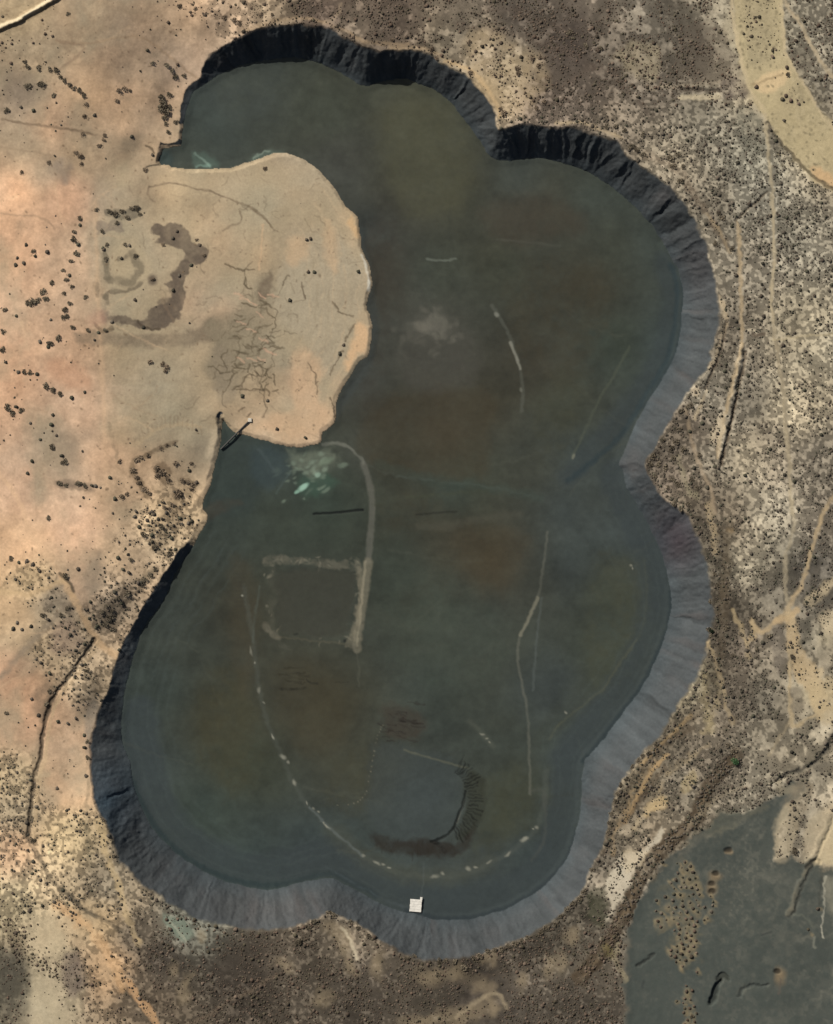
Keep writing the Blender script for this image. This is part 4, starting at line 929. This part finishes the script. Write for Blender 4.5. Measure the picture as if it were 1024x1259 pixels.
# ------------------------------------------------------------------ water sheet over the lake bed
def water():
    pts = FOOTS
    c = pts.mean(0)
    sub = smooth_line(FOOT, True, 3)
    # the sheet reaches a little under the banks, so no edge shows
    nrm = np.roll(sub, -1, 0) - np.roll(sub, 1, 0); nrm /= np.linalg.norm(nrm, axis=1)[:, None] + 1e-9
    out = sub + np.stack([nrm[:, 1], -nrm[:, 0]], 1) * 1.0
    import bmesh
    bm = bmesh.new()
    vs_ = [bm.verts.new((x - PW / 2, PH / 2 - y, BED - .05)) for x, y in out]
    es = [bm.edges.new((vs_[i], vs_[(i + 1) % len(vs_)])) for i in range(len(vs_))]
    bmesh.ops.triangle_fill(bm, use_beauty=True, use_dissolve=False, edges=es, normal=(0, 0, 1))
    me = bpy.data.meshes.new("water"); bm.to_mesh(me); bm.free()
    m = bpy.data.materials.new("still_water"); m.use_nodes = True
    N = m.node_tree.nodes; L = m.node_tree.links; N.clear()
    o_ = N.new("ShaderNodeOutputMaterial"); tr = N.new("ShaderNodeBsdfTransparent"); gl = N.new("ShaderNodeBsdfGlossy"); fr_ = N.new("ShaderNodeLayerWeight"); pw = N.new("ShaderNodeMath"); pw.operation = 'POWER'; pw.inputs[1].default_value = 4.0; ml = N.new("ShaderNodeMath"); ml.operation = 'MULTIPLY_ADD'; ml.inputs[1].default_value = .6; ml.inputs[2].default_value = .02; mx = N.new("ShaderNodeMixShader")
    tr.inputs[0].default_value = (.96, .97, .965, 1); gl.inputs["Roughness"].default_value = .12; fr_.inputs[0].default_value = .5
    tc = N.new("ShaderNodeTexCoord"); no = N.new("ShaderNodeTexNoise"); no.inputs["Scale"].default_value = .6; no.inputs["Detail"].default_value = 4
    bu = N.new("ShaderNodeBump"); bu.inputs["Strength"].default_value = .05
    L.new(tc.outputs["Object"], no.inputs["Vector"]); L.new(no.outputs[0], bu.inputs["Height"]); L.new(bu.outputs[0], gl.inputs["Normal"])
    L.new(fr_.outputs["Facing"], pw.inputs[0]); L.new(pw.outputs[0], ml.inputs[0]); L.new(ml.outputs[0], mx.inputs[0]); L.new(tr.outputs[0], mx.inputs[1]); L.new(gl.outputs[0], mx.inputs[2]); L.new(mx.outputs[0], o_.inputs[0])
    me.materials.append(m)
    o = bpy.data.objects.new("water", me); COL.objects.link(o); o["kind"] = "structure"
water()

# ------------------------------------------------------------------ vegetation
def zat(x, y):
    ix = np.clip((np.asarray(x) + M), 0, NX - 2); iy = np.clip((np.asarray(y) + M), 0, NY - 2)
    i = ix.astype(int); j = iy.astype(int); tx = ix - i; ty = iy - j
    return (Z[j, i] * (1 - tx) + Z[j, i + 1] * tx) * (1 - ty) + (Z[j + 1, i] * (1 - tx) + Z[j + 1, i + 1] * tx) * ty

def leaf_material():
    m = bpy.data.materials.new("dry_foliage"); m.use_nodes = True
    N = m.node_tree.nodes; L = m.node_tree.links; b = N["Principled BSDF"]
    b.inputs["Roughness"].default_value = .8; b.inputs["Specular IOR Level"].default_value = .15
    at = N.new("ShaderNodeAttribute"); at.attribute_name = "leaf"
    oi = N.new("ShaderNodeObjectInfo"); tc = N.new("ShaderNodeTexCoord")
    no = N.new("ShaderNodeTexNoise"); no.inputs["Scale"].default_value = 1.4; no.inputs["Detail"].default_value = 3
    L.new(tc.outputs["Object"], no.inputs["Vector"])
    ad = N.new("ShaderNodeMath"); ad.operation = 'ADD'; L.new(no.outputs[0], ad.inputs[0]); L.new(oi.outputs["Random"], ad.inputs[1])
    mr = N.new("ShaderNodeMapRange"); mr.inputs[1].default_value = .3; mr.inputs[2].default_value = 1.7; mr.inputs[3].default_value = .6; mr.inputs[4].default_value = 1.45
    L.new(ad.outputs[0], mr.inputs[0])
    mx = N.new("ShaderNodeMix"); mx.data_type = 'RGBA'; mx.blend_type = 'MULTIPLY'; mx.inputs[0].default_value = 1
    L.new(at.outputs["Color"], mx.inputs[6]); L.new(mr.outputs[0], mx.inputs[7]); L.new(mx.outputs[2], b.inputs["Base Color"])
    return m
LEAF = leaf_material()

def set_mesh(me, co, faces_idx, nper, col):
    me.vertices.add(len(co)); me.vertices.foreach_set("co", np.asarray(co, np.float32).ravel())
    f = np.asarray(faces_idx, np.int32); me.loops.add(f.size); me.loops.foreach_set("vertex_index", f.ravel())
    n = f.size // nper; me.polygons.add(n); me.polygons.foreach_set("loop_start", np.arange(0, f.size, nper, dtype=np.int32))
    a = me.color_attributes.new("leaf", 'FLOAT_COLOR', 'POINT')
    c4 = np.ones((len(co), 4), np.float32); c4[:, :3] = col; a.data.foreach_set("color", c4.ravel())
    me.update(calc_edges=True); me.materials.append(LEAF)

def crown(seed, n, base, leaf=.34):
    """leaf-clump quads through a ragged crown of unit radius, with a few stems"""
    r = np.random.default_rng(seed); co = []; fa = []; cl = []
    lobes = [(r.uniform(-.5, .5), r.uniform(-.5, .5), r.uniform(.3, .75), r.uniform(.4, .65)) for _ in range(6)]
    for k in range(n):
        lx, ly, lz, lr = lobes[k % 6]
        d = r.normal(size=3); d /= np.linalg.norm(d); rad = lr * r.uniform(.45, 1) ** .5
        c = np.array([lx, ly, lz * .8 + .1]) + d * rad * np.array([1, 1, .75]); c[2] = max(c[2], .05)
        a = r.normal(size=3); a /= np.linalg.norm(a); b = np.cross(a, r.normal(size=3)); b /= np.linalg.norm(b)
        s = leaf * r.uniform(.6, 1.2); t = r.uniform(.75, 1.3)
        i = len(co); co += [c - a * s * .5 - b * s * .3, c + a * s * .5 - b * s * .35, c + a * s * .4 + b * s * .4, c - a * s * .45 + b * s * .3]
        fa.append((i, i + 1, i + 2, i + 3)); cl += [np.array(base) * t] * 4
    for k in range(4):
        a = r.uniform(0, 6.28); e = np.array([.45 * math.cos(a), .45 * math.sin(a), .55]); w = .05; i = len(co)
        sd = np.array([-math.sin(a), math.cos(a), 0]) * w
        co += [-sd - np.array([0, 0, .05]), sd - np.array([0, 0, .05]), e + sd * .4, e - sd * .4]; fa.append((i, i + 1, i + 2, i + 3)); cl += [np.array((.07, .05, .035))] * 4
    return np.array(co), np.array(fa), np.array(cl)

KINDS = {'dark': (.125, .104, .072), 'brown': (.160, .122, .084), 'grey': (.075, .068, .055), 'olive': (.050, .052, .030), 'green': (.045, .15, .045)}
PROTO = {}
for kn, base in KINDS.items():
    PROTO[kn] = []
    for v in range(4):
        me = bpy.data.meshes.new("bush"); co, fa, cl = crown(hash(kn) % 1 + len(PROTO) * 10 + v, 120, base); set_mesh(me, co, fa, 4, cl); PROTO[kn].append(me)
SPOTS = []      # x, y, radius, kind, place
def spots(place, kind, txt):
    for r in txt.split(";"):
        v = [float(q) for q in r.split()]; SPOTS.append((v[0], v[1], v[2], kind, place))
P = {
 'ridge': "south of the thin ridge at top left",
 'hedge': "in the diagonal hedge left of the lake's north bay",
 'nwb': "beside the lake's north-west bank",
 'inlet': "around the lake's narrow north-west inlet",
 'loop': "in the looped dark crust on the delta",
 'small': "in the small grey scrub patches on the delta",
 'ring': "in the C-shaped grey scrub on the delta",
 'col': "in the shrub line along the delta's left side",
 'far': "on bare orange-tan ground at the left edge",
 'mid': "on tan ground left of the delta's south half",
 'delta': "on bare tan delta mud",
 'horse': "in the shrub ring left of the dark pipe",
 'cliff': "above the lake's dark western cliff",
 'cross': "near the crossing of pale tracks at left",
 'rimS': "on the crest of the lake's southern bank",
 'rimE': "on the scrub knoll at the eastern bank's notch",
 'rimSE': "on the crest of the lake's south-east bank",
 'flat': "on a tan mound on the dark mud flat",
 'strip': "on the wide pale strip at top right",
 'north': "in the brown scrub north of the lake",
 'ne': "in the brown scrub north-east of the lake",
 'junc': "near the track junction at the right edge",
 'drain': "along the dark drain at the left",
}
spots('ridge','dark',"83 17 3;30 75 3;33 81 3.6;47 83 4;50 103 5.2;33 105 5;65 116 3.2;7 134 4;40 135 2.8;51 24 2;40 52 2;55 41 2.2;64 44 2.2;13 77 2.4;2 52 2;25 131 2.4")
spots('hedge','dark',"60 84 3.4;68 86 4.2;73 94 3;78 98 3.2;84 103 3.4;90 107 3.2;96 110 3.4;102 116 3.6")
spots('nwb','dark',"198 124 6;202 133 6.2;195 131 5;206 114 4;200 142 4;204 78 4;210 84 3.4;214 92 3.6;225 90 3;202 150 3;215 147 3.4;205 160 3;186 75 3;180 60 2.4;196 117 4;207 130 4")
spots('inlet','brown',"103 142 3.6;115 140 2.6;104 127 3.4;145 109 4;152 108 4;158 110 3;142 123 3.6;100 164 3.4;127 164 3;120 177 3.4;97 190 4.6;92 186 3;98 200 3.2;25 211 3.2;177 207 4;324 205 3.4;58 199 3.6;126 170 3;186 188 2.4;160 166 2.6;217 77 2.4")
spots('small','dark',"117 256 3;133 259 4;141 262 4.2;149 258 4;155 266 3.6;160 255 3.4;166 254 4;170 262 3;142 273 3;124 283 3")
spots('loop','brown',"211 291 2.8;240 293 3;244 300 2.6;216 283 2.4;219 338 2.6;212 356 2.6;175 402 2.6;199 299 3;249 312 3;186 342 3.4;234 325 2.6")
spots('ring','dark',"129 318 3.6;126 306 2.8;130 300 3;153 300 3;158 301 2.4;165 314 3.4;148 317 2.4;125 304 2.2;165 368 2.6;136 395 2.8;128 405 3.2;120 408 2.6")
spots('col','dark',"76 332 3;80 343 3.4;87 352 3;77 360 3.2;85 372 3.6;78 380 4;77 390 3.6;88 402 3.4;107 405 3;90 294 4.6;97 267 3.2;90 284 3.2;93 311 4;86 320 3;81 388 3.4;95 300 2.6;84 338 2.6;97 276 2.4")
spots('far','dark',"18 325 3;28 323 2.8;20 316 2.4;62 347 3.6;52 358 4.6;38 370 5.6;45 368 4.4;34 372 4;55 367 4.2;5 380 3.4;3 407 4;2 430 4.4;70 415 4.4;60 422 4.6;48 420 3;58 426 3;22 457 3;29 457 3.4;36 458 3.4;6 445 2.4;19 388 2.2;31 300 2.6;40 308 3.4;57 309 3;42 314 2.4")
spots('mid','dark',"55 474 4.6;63 479 4;73 484 4.2;87 489 3;8 500 4.8;13 507 4.6;25 505 4.2;19 500 3;62 522 3;63 549 4;78 567 4.6;75 560 3;38 567 2.6;33 582 2.6;104 365 3.4;72 594 4;80 596 3.4;95 594 4.4;103 597 3.2;116 597 3;36 520 2.2;48 540 2.4;68 535 2.2;64 510 2.6;58 637 3.4;112 597 2.6;103 482 2.2")
spots('delta','brown',"184 444 4;198 447 4.4;203 451 4;202 455 3.4;378 333 2.6;386 333 2.6;417 434 3;422 423 2.4;440 332 2.6;375 538 2.6;340 527 2.6;356 368 3;297 486 3;376 293 2.4;381 292 2.6;328 492 2.4")
spots('horse','brown',"162 577 4.6;166 586 4;170 594 4.2;176 602 4.6;182 607 4;167 565 4;180 560 3.8;172 562 3.4;196 551 3.4;204 547 3.2;212 545 3.2;192 576 5;198 581 5.6;204 589 4.6;191 585 4;215 569 4.2;234 570 3.4;217 607 5.6;222 590 3.8;229 592 3.8;236 596 4;240 593 3;234 602 3.6;147 610 4.2;154 607 3.6;140 613 3;145 567 3.4;134 587 2.6;231 578 2.8;200 623 3.4;206 626 3.4;211 620 3.2")
spots('cliff','dark',"164 635 2.8;175 658 4.4;197 647 4.4;219 637 2.8;230 643 2.8;189 673 4;209 662 3;207 682 4.2;159 688 3.4;144 686 3;186 666 2.6;177 713 4.6;183 708 4.2;174 719 4;168 717 3;190 700 3.4;155 730 4.6;144 735 4;148 742 3;140 728 3;157 704 3;193 638 2.6;203 630 3;166 629 2.6;180 640 2.6;188 632 3;212 646 2.4;170 648 2.8;150 700 2.6;214 676 2.6")
spots('cross','dark',"95 700 3;80 708 4;12 687 3.6;32 690 3;40 694 2.8;48 702 2.6;22 692 2.4;134 760 4.4;128 768 4;138 774 3.4;124 752 3.4;145 800 2.6;75 757 3.4;82 748 3.4;52 756 4;58 762 3;15 773 3;20 766 2.6;26 774 2.6;37 770 2.6;7 877 3.2;106 826 4;99 818 2.6;110 740 2.4;118 770 2.6;130 745 3.2;136 752 3.2")
spots('drain','dark',"60 850 3.4;56 866 3.4;46 880 3;38 860 2.6;44 992 3;32 1012 3;40 1034 3.6;106 912 3.2;103 920 3;107 932 3.4;102 905 2.6;105 955 3;118 993 3;126 1008 3.2;133 1028 3;140 1052 3.2;70 888 2.6;82 890 2.6;92 884 2.6")
spots('rimS','dark',"404 1123 4.4;410 1126 4;398 1127 3;386 1133 3.8;380 1141 3.6;431 1134 3.4;440 1142 3.4;454 1152 4;460 1153 3;366 1158 5;363 1150 3;343 1143 2.6;262 1137 3;252 1134 2.8;275 1138 2.8;290 1143 3;305 1143 3;315 1144 3;242 1133 2.6;500 1178 4.2;509 1176 4;516 1190 4;541 1182 4.4;548 1181 3.6;559 1182 3.6;570 1190 5;583 1178 3.6;590 1176 3.8;600 1170 4;608 1168 3.6;616 1167 4;625 1163 3.6;634 1160 4;641 1157 3.6;648 1154 3.6;665 1146 3.6;672 1141 4;684 1137 3.4;538 1198 3.4;526 1186 3")
spots('rimE','dark',"803 561 4.6;810 570 4;818 575 4.4;826 552 4.2;832 543 4;840 552 4.4;815 540 3.6;828 563 3.6;800 570 4;836 527 3.6;845 500 3.4;838 505 4;843 512 3;850 498 3.4;806 585 3.4;826 590 4;833 596 4.4;822 600 3.4;860 560 3.4;848 530 3;864 520 3;854 575 3;830 620 4;838 626 3.4;845 620 3.4;850 590 3.4;858 600 3.6;870 600 3")
spots('rimSE','dark',"873 775 4.6;875 781 3.4;869 800 3;785 935 3.8;790 930 3.4;797 925 3.4;806 915 3.2;778 943 4;770 958 4;764 966 3.6;760 976 3.6;757 985 3.6;752 1000 3.6;750 1012 3.4;748 1024 3.6;745 1038 3;736 1058 3;728 1070 3.4;718 1096 4;712 1105 4;704 1112 3.8;697 1118 3.6;690 1126 3.4;874 740 3.4;882 720 3.2;879 706 3.2;870 690 2.6;876 757 3")
spots('strip','dark',"967 83 2.8;969 92 3.4;930 107 3;966 118 3;962 122 3;950 62 2.4;972 124 3;964 148 2.4;982 128 2.4")
spots('north','brown',"482 49 3.4;500 45 2.6;531 60 4;537 70 3.6;545 62 3;576 52 4;616 52 3;636 85 4.6;638 90 4;655 72 4.6;663 80 4;578 90 4.4;620 138 5;616 134 3.4;660 132 4;664 70 3.4;288 25 5;294 28 4.6;276 20 3.4;240 10 3.4;219 6 4;320 17 4.2;334 18 3.2;206 26 2.6;673 96 3.4;672 110 3.4;668 125 3.8")
spots('ne','dark',"825 195 5.6;828 204 4.4;836 222 4.4;840 205 3.4;888 268 4.4;884 262 3.4;880 300 4;776 181 4.6;783 184 4;790 190 4;768 160 3.4;746 155 3.4;757 155 3.4;790 165 3.4;728 155 3;738 60 3.4;736 62 3;700 40 4.4;720 55 3.6;834 190 4;900 305 4")
spots('junc','dark',"946 782 4;931 800 3.2;938 790 3;974 808 3.4;901 806 3.6;911 780 3.4;918 800 3;902 922 5;896 916 4;893 772 3.4;999 1048 0.1;977 1047 5")
SPOTS = [s for s in SPOTS if s[2] > 1]
for x, y in FLAT_BUSH: SPOTS.append((x, y - .5, float(np.clip(rng.normal(2.0, .5), 1.2, 3.2)), 'dark', 'flat'))

GROUPS = {k: 'bushes ' + v.replace('a tan mound', 'tan mounds') for k, v in P.items()}
SPOTS.sort(key=lambda s: -s[2])
EXTRA = SPOTS[300:]; SPOTS = SPOTS[:300]      # the largest 300 stand alone, the rest join the scrub
ORD = ['first','second','third','fourth','fifth','sixth','seventh','eighth','ninth','tenth','eleventh','twelfth']
LOOK = {'dark': 'dark', 'brown': 'brown', 'grey': 'grey', 'olive': 'olive', 'green': 'green'}
by = {}
for s in SPOTS: by.setdefault(s[4], []).append(s)
nb = 0
for place, lst in by.items():
    big = sorted(lst, key=lambda s: -s[2])
    labels = {}
    ext = {'westernmost': min(lst, key=lambda s: s[0]), 'easternmost': max(lst, key=lambda s: s[0]), 'northernmost': min(lst, key=lambda s: s[1]), 'southernmost': max(lst, key=lambda s: s[1])}
    byx = sorted(lst, key=lambda s: s[0])
    for i, s in enumerate(byx):
        col = LOOK[s[3]]
        if s is big[0]: w = "largest %s bush" % col
        elif len(lst) == 1: w = "%s bush" % col
        elif len(lst) <= 12: w = "%s %s bush from the left" % (ORD[i], col)
        elif s is ext['westernmost']: w = "westernmost %s bush" % col
        elif s is ext['easternmost']: w = "easternmost %s bush" % col
        elif s is ext['northernmost']: w = "northernmost %s bush" % col
        elif s is ext['southernmost']: w = "southernmost %s bush" % col
        else: w = "small %s bush" % col
        labels[id(s)] = w + " " + P[place]
    for s in lst:
        x, y, r, kind, _ = s
        o = bpy.data.objects.new("bush", PROTO[kind][nb % 4]); COL.objects.link(o); nb += 1
        sc = r * .98
        o.scale = (sc * rng.uniform(.9, 1.15), sc * rng.uniform(.9, 1.15), sc * rng.uniform(.5, .7))
        o.rotation_euler = (0, 0, rng.uniform(0, 6.28))
        o.location = (x - PW / 2, PH / 2 - y, float(zat(x, y)) - .05 * sc)
        o["label"] = labels[id(s)]; o["category"] = "bush"; o["group"] = GROUPS[place]
print("individual bushes", nb)

# small countless scrub, one object
def scrub():
    step = 2.5
    xs = np.arange(-M + 6, PW + M - 6, step); ys = np.arange(-M + 6, PH + M - 6, step)
    X, Y = np.meshgrid(xs, ys); X = X.ravel() + rng.uniform(-1.5, 1.5, X.size); Y = Y.ravel() + rng.uniform(-1.6, 1.6, Y.size)
    i = np.clip((X + M).astype(int), 0, NX - 1); j = np.clip((Y + M).astype(int), 0, NY - 1)
    dn = DENS[j, i]; cl = mot[j, i]
    sv = spot[j, i]; clump = np.clip(1 + 1.1 * noise(16, 3)[j, i] + .5 * noise(60, 2)[j, i], .15, 2.2)
    pr = clump * np.clip(np.where(dn < .25, .10 * dn, dn * (.15 + .75 * sv)) * (1 - .3 * cl) + .0015, 0, .72)
    keep = rng.uniform(size=X.size) < pr
    keep &= ~in_rim[j, i] & (MUDM[j, i] < .3)
    X, Y, dn, cl, i, j = (a[keep] for a in (X, Y, dn, cl, i, j))
    EX = [e[:3] for e in EXTRA]
    bl = smooth_line(BANK, False, 12)
    for k in range(330):
        x, y = bl[rng.integers(0, len(bl))]; o_ = rng.choice([-7, -5, 4, 6, 0]) + rng.normal(0, 1.6); EX.append((x + o_ * .8 + rng.normal(0, 1), y + o_ * .6 + rng.normal(0, 1), rng.uniform(.8, 2.1)))
    cen = np.array([480.0, 700.0])
    for x, y in RIMS:
        if y > 480 and (x > 560 or y > 1080):
            for k in range(2):
                v = np.array([x, y]) - cen; v /= np.linalg.norm(v); t = rng.uniform(1, 7); EX.append((x + v[0] * t + rng.normal(0, 1.2), y + v[1] * t + rng.normal(0, 1.2), rng.uniform(.8, 2.2)))
    EX = np.array(EX); ei = np.clip((EX[:, 0] + M).astype(int), 0, NX - 1); ej = np.clip((EX[:, 1] + M).astype(int), 0, NY - 1); EX = EX[~in_rim[ej, ei]]
    X = np.concatenate([X, EX[:, 0]]); Y = np.concatenate([Y, EX[:, 1]]); cl = np.concatenate([cl, np.zeros(len(EX))])
    n = len(X); print("scrub plants", n)
    R = np.clip(rng.lognormal(-.22, .46, n), .42, 2.8)
    R[n - len(EX):] = EX[:, 2]
    ang = rng.uniform(0, 6.28, n)
    # unit clump: ragged ring, shoulder ring, top
    K = 7; T = 6; tv = []
    for t in range(T):
        r = np.random.default_rng(100 + t); v = []
        for ring_, (rad, z) in enumerate(((1.0, .02), (.72, .55))):
            for k in range(K):
                a = 6.283 * (k + .5 * ring_) / K; q = rad * r.uniform(.6, 1.25); v.append((q * math.cos(a), q * math.sin(a), z * r.uniform(.6, 1.3) if ring_ else -.1))
        v.append((r.uniform(-.2, .2), r.uniform(-.2, .2), r.uniform(.7, 1.0))); tv.append(v)
    tv = np.array(tv, np.float32); nv = tv.shape[1]
    f = []
    for k in range(K):
        k2 = (k + 1) % K; f += [(k, k2, K + k), (k2, K + k2, K + k), (K + k, K + k2, 2 * K)]
    f = np.array(f, np.int64)
    V = tv[rng.integers(0, T, n)]
    ca, sa = np.cos(ang)[:, None], np.sin(ang)[:, None]
    x = (V[..., 0] * ca - V[..., 1] * sa) * R[:, None] + (X - PW / 2)[:, None]
    y = (V[..., 0] * sa + V[..., 1] * ca) * R[:, None] + (PH / 2 - Y)[:, None]
    z = V[..., 2] * (R * rng.uniform(.7, 1.1, n))[:, None] + zat(X, Y)[:, None]
    co = np.stack([x, y, z], -1).reshape(-1, 3)
    F = (f[None] + (np.arange(n) * nv)[:, None, None]).reshape(-1, 3)
    pal = np.array([(.058, .049, .037), (.070, .056, .042), (.044, .040, .029), (.090, .076, .058), (.052, .050, .034)], np.float32)
    c = pal[rng.integers(0, 5, n)] * rng.uniform(.7, 1.3, (n, 1)).astype(np.float32)
    brown = np.clip((Y < 130) | (Y > 1130), 0, 1)[:, None]
    c = c * (1 + brown * np.array([.12, .0, -.04], np.float32))
    me = bpy.data.meshes.new("scrub"); set_mesh(me, co, F, 3, np.repeat(c, nv, 0))
    o = bpy.data.objects.new("scrub", me); COL.objects.link(o)
    o["kind"] = "stuff"; o["label"] = "low dry scrub spread over the ground around the lake"; o["category"] = "scrub"
scrub()

# ------------------------------------------------------------------ built things
import bmesh
def plain_mat(name, c, rough=.7, metal=0.0, scale=3.0, var=.12):
    m = bpy.data.materials.new(name); m.use_nodes = True
    N = m.node_tree.nodes; L = m.node_tree.links; b = N["Principled BSDF"]
    b.inputs["Roughness"].default_value = rough; b.inputs["Metallic"].default_value = metal
    tc = N.new("ShaderNodeTexCoord"); no = N.new("ShaderNodeTexNoise"); no.inputs["Scale"].default_value = scale; no.inputs["Detail"].default_value = 5
    cr = N.new("ShaderNodeValToRGB"); cr.color_ramp.elements[0].position = .3; cr.color_ramp.elements[1].position = .7
    cr.color_ramp.elements[0].color = tuple(v * (1 - var) for v in c) + (1,); cr.color_ramp.elements[1].color = tuple(min(v * (1 + var), 1) for v in c) + (1,)
    L.new(tc.outputs["Object"], no.inputs["Vector"]); L.new(no.outputs[0], cr.inputs[0]); L.new(cr.outputs[0], b.inputs["Base Color"])
    return m
def box(bm, cx, cy, cz, sx, sy, sz, bev=.0):
    r = bmesh.ops.create_cube(bm, size=1)
    for v in r['verts']: v.co = (cx + v.co.x * sx, cy + v.co.y * sy, cz + v.co.z * sz)
    if bev: bmesh.ops.bevel(bm, geom=list({e for v in r['verts'] for e in v.link_edges}), offset=bev, segments=2, affect='EDGES')
def tube(bm, p0, p1, r, seg=12):
    p0, p1 = Vector(p0), Vector(p1); d = p1 - p0
    q = d.to_track_quat('Z', 'Y').to_matrix().to_4x4(); q.translation = (p0 + p1) / 2
    bmesh.ops.create_cone(bm, cap_ends=True, segments=seg, radius1=r, radius2=r, depth=d.length, matrix=q)
def part(name, bm, mat, parent):
    me = bpy.data.meshes.new(name); bm.to_mesh(me); bm.free(); me.materials.append(mat)
    o = bpy.data.objects.new(name, me); COL.objects.link(o); o.parent = parent; return o
def thing(name, label, cat, loc, rz=0):
    o = bpy.data.objects.new(name, None); COL.objects.link(o); o.location = loc; o.rotation_euler = (0, 0, rz)
    o["label"] = label; o["category"] = cat; return o

# white raft moored off the south bank
WHITE = plain_mat("weathered_white_deck", (.62, .60, .54), .6, 0, .4, .14)
FLOATM = plain_mat("grey_float", (.22, .23, .23), .5, 0, 2)
raft = thing("raft", "square white raft floating on the dark lake by the south bank", "raft", (511 - PW / 2, PH / 2 - 1116, BED), math.radians(-5))
bm = bmesh.new()
for k in range(5): box(bm, 0, -6.2 + k * 3.1, .95, 14.6 - (k % 2) * .5, 3.0, .3, .06)
part("deck", bm, WHITE, raft)
bm = bmesh.new(); box(bm, 6.1, 9.3, .95, 2.8, 3.4, .28, .06); part("gangway", bm, WHITE, raft)
for x in (-5, 0, 5):
    bm = bmesh.new(); tube(bm, (x, -7.2, .25), (x, 7.2, .25), .58, 16); part("float", bm, FLOATM, raft)
# straight pipe from the tan delta into the western inlet
PIPE = plain_mat("dark_steel_pipe", (.035, .033, .030), .6, .3, 1)
CONC = plain_mat("pale_concrete", (.5, .46, .38), .85, 0, .8)
pa, pb = (304.0, 518.0), (270.0, 552.0)
za = float(zat(*pa)) + 1.2; zb = BED + .9
A = Vector((pa[0] - PW / 2, PH / 2 - pa[1], za)); B = Vector((pb[0] - PW / 2, PH / 2 - pb[1], zb))
pipe = thing("pipe", "long straight dark pipe running from the tan delta into the western inlet", "pipe", A)
bm = bmesh.new(); tube(bm, (0, 0, 0), B - A, .95, 16); part("tube", bm, PIPE, pipe)
bm = bmesh.new(); box(bm, 2.0, 2.2, -.5, 4.6, 4.6, 2.2, .12); part("headwall", bm, CONC, pipe)
for t in (.25, .5, .75):
    c = (B - A) * t; x, y = pa[0] + (pb[0] - pa[0]) * t, pa[1] + (pb[1] - pa[1]) * t
    gz = float(zat(x, y)) - A.z
    bm = bmesh.new(); box(bm, c.x, c.y, (gz + c.z) / 2 - .3, 1.0, 1.0, max(c.z - gz, .3) + .6, .05); part("support", bm, CONC, pipe)
# the one bright green tree on the east bank
def tree(x, y, r, h, label, base):
    t = thing("tree", label, "tree", (x - PW / 2, PH / 2 - y, float(zat(x, y))))
    bm = bmesh.new()
    bmesh.ops.create_cone(bm, cap_ends=True, segments=10, radius1=.32, radius2=.18, depth=h * .5); bmesh.ops.translate(bm, verts=bm.verts, vec=(0, 0, h * .22))
    for k in range(5):
        a = k * 1.256; tube(bm, (0, 0, h * .38), (r * .55 * math.cos(a), r * .55 * math.sin(a), h * .68), .1, 6)
    part("trunk", bm, plain_mat("bark", (.12, .09, .06), .9), t)
    co, fa, cl = crown(int(x), 420, base, .2)
    co = co * np.array([r, r, h * .62]) + np.array([0, 0, h * .36])
    me = bpy.data.meshes.new("crown"); set_mesh(me, co, fa, 4, cl); o = bpy.data.objects.new("crown", me); COL.objects.link(o); o.parent = t
tree(903, 936, 5.2, 6.0, "bright green tree with rounded crown among brown scrub east of the lake", (.055, .115, .048))
tree(874, 776, 4.2, 5.5, "tall dark green tree on the edge of the lake's eastern bank", (.022, .034, .018))
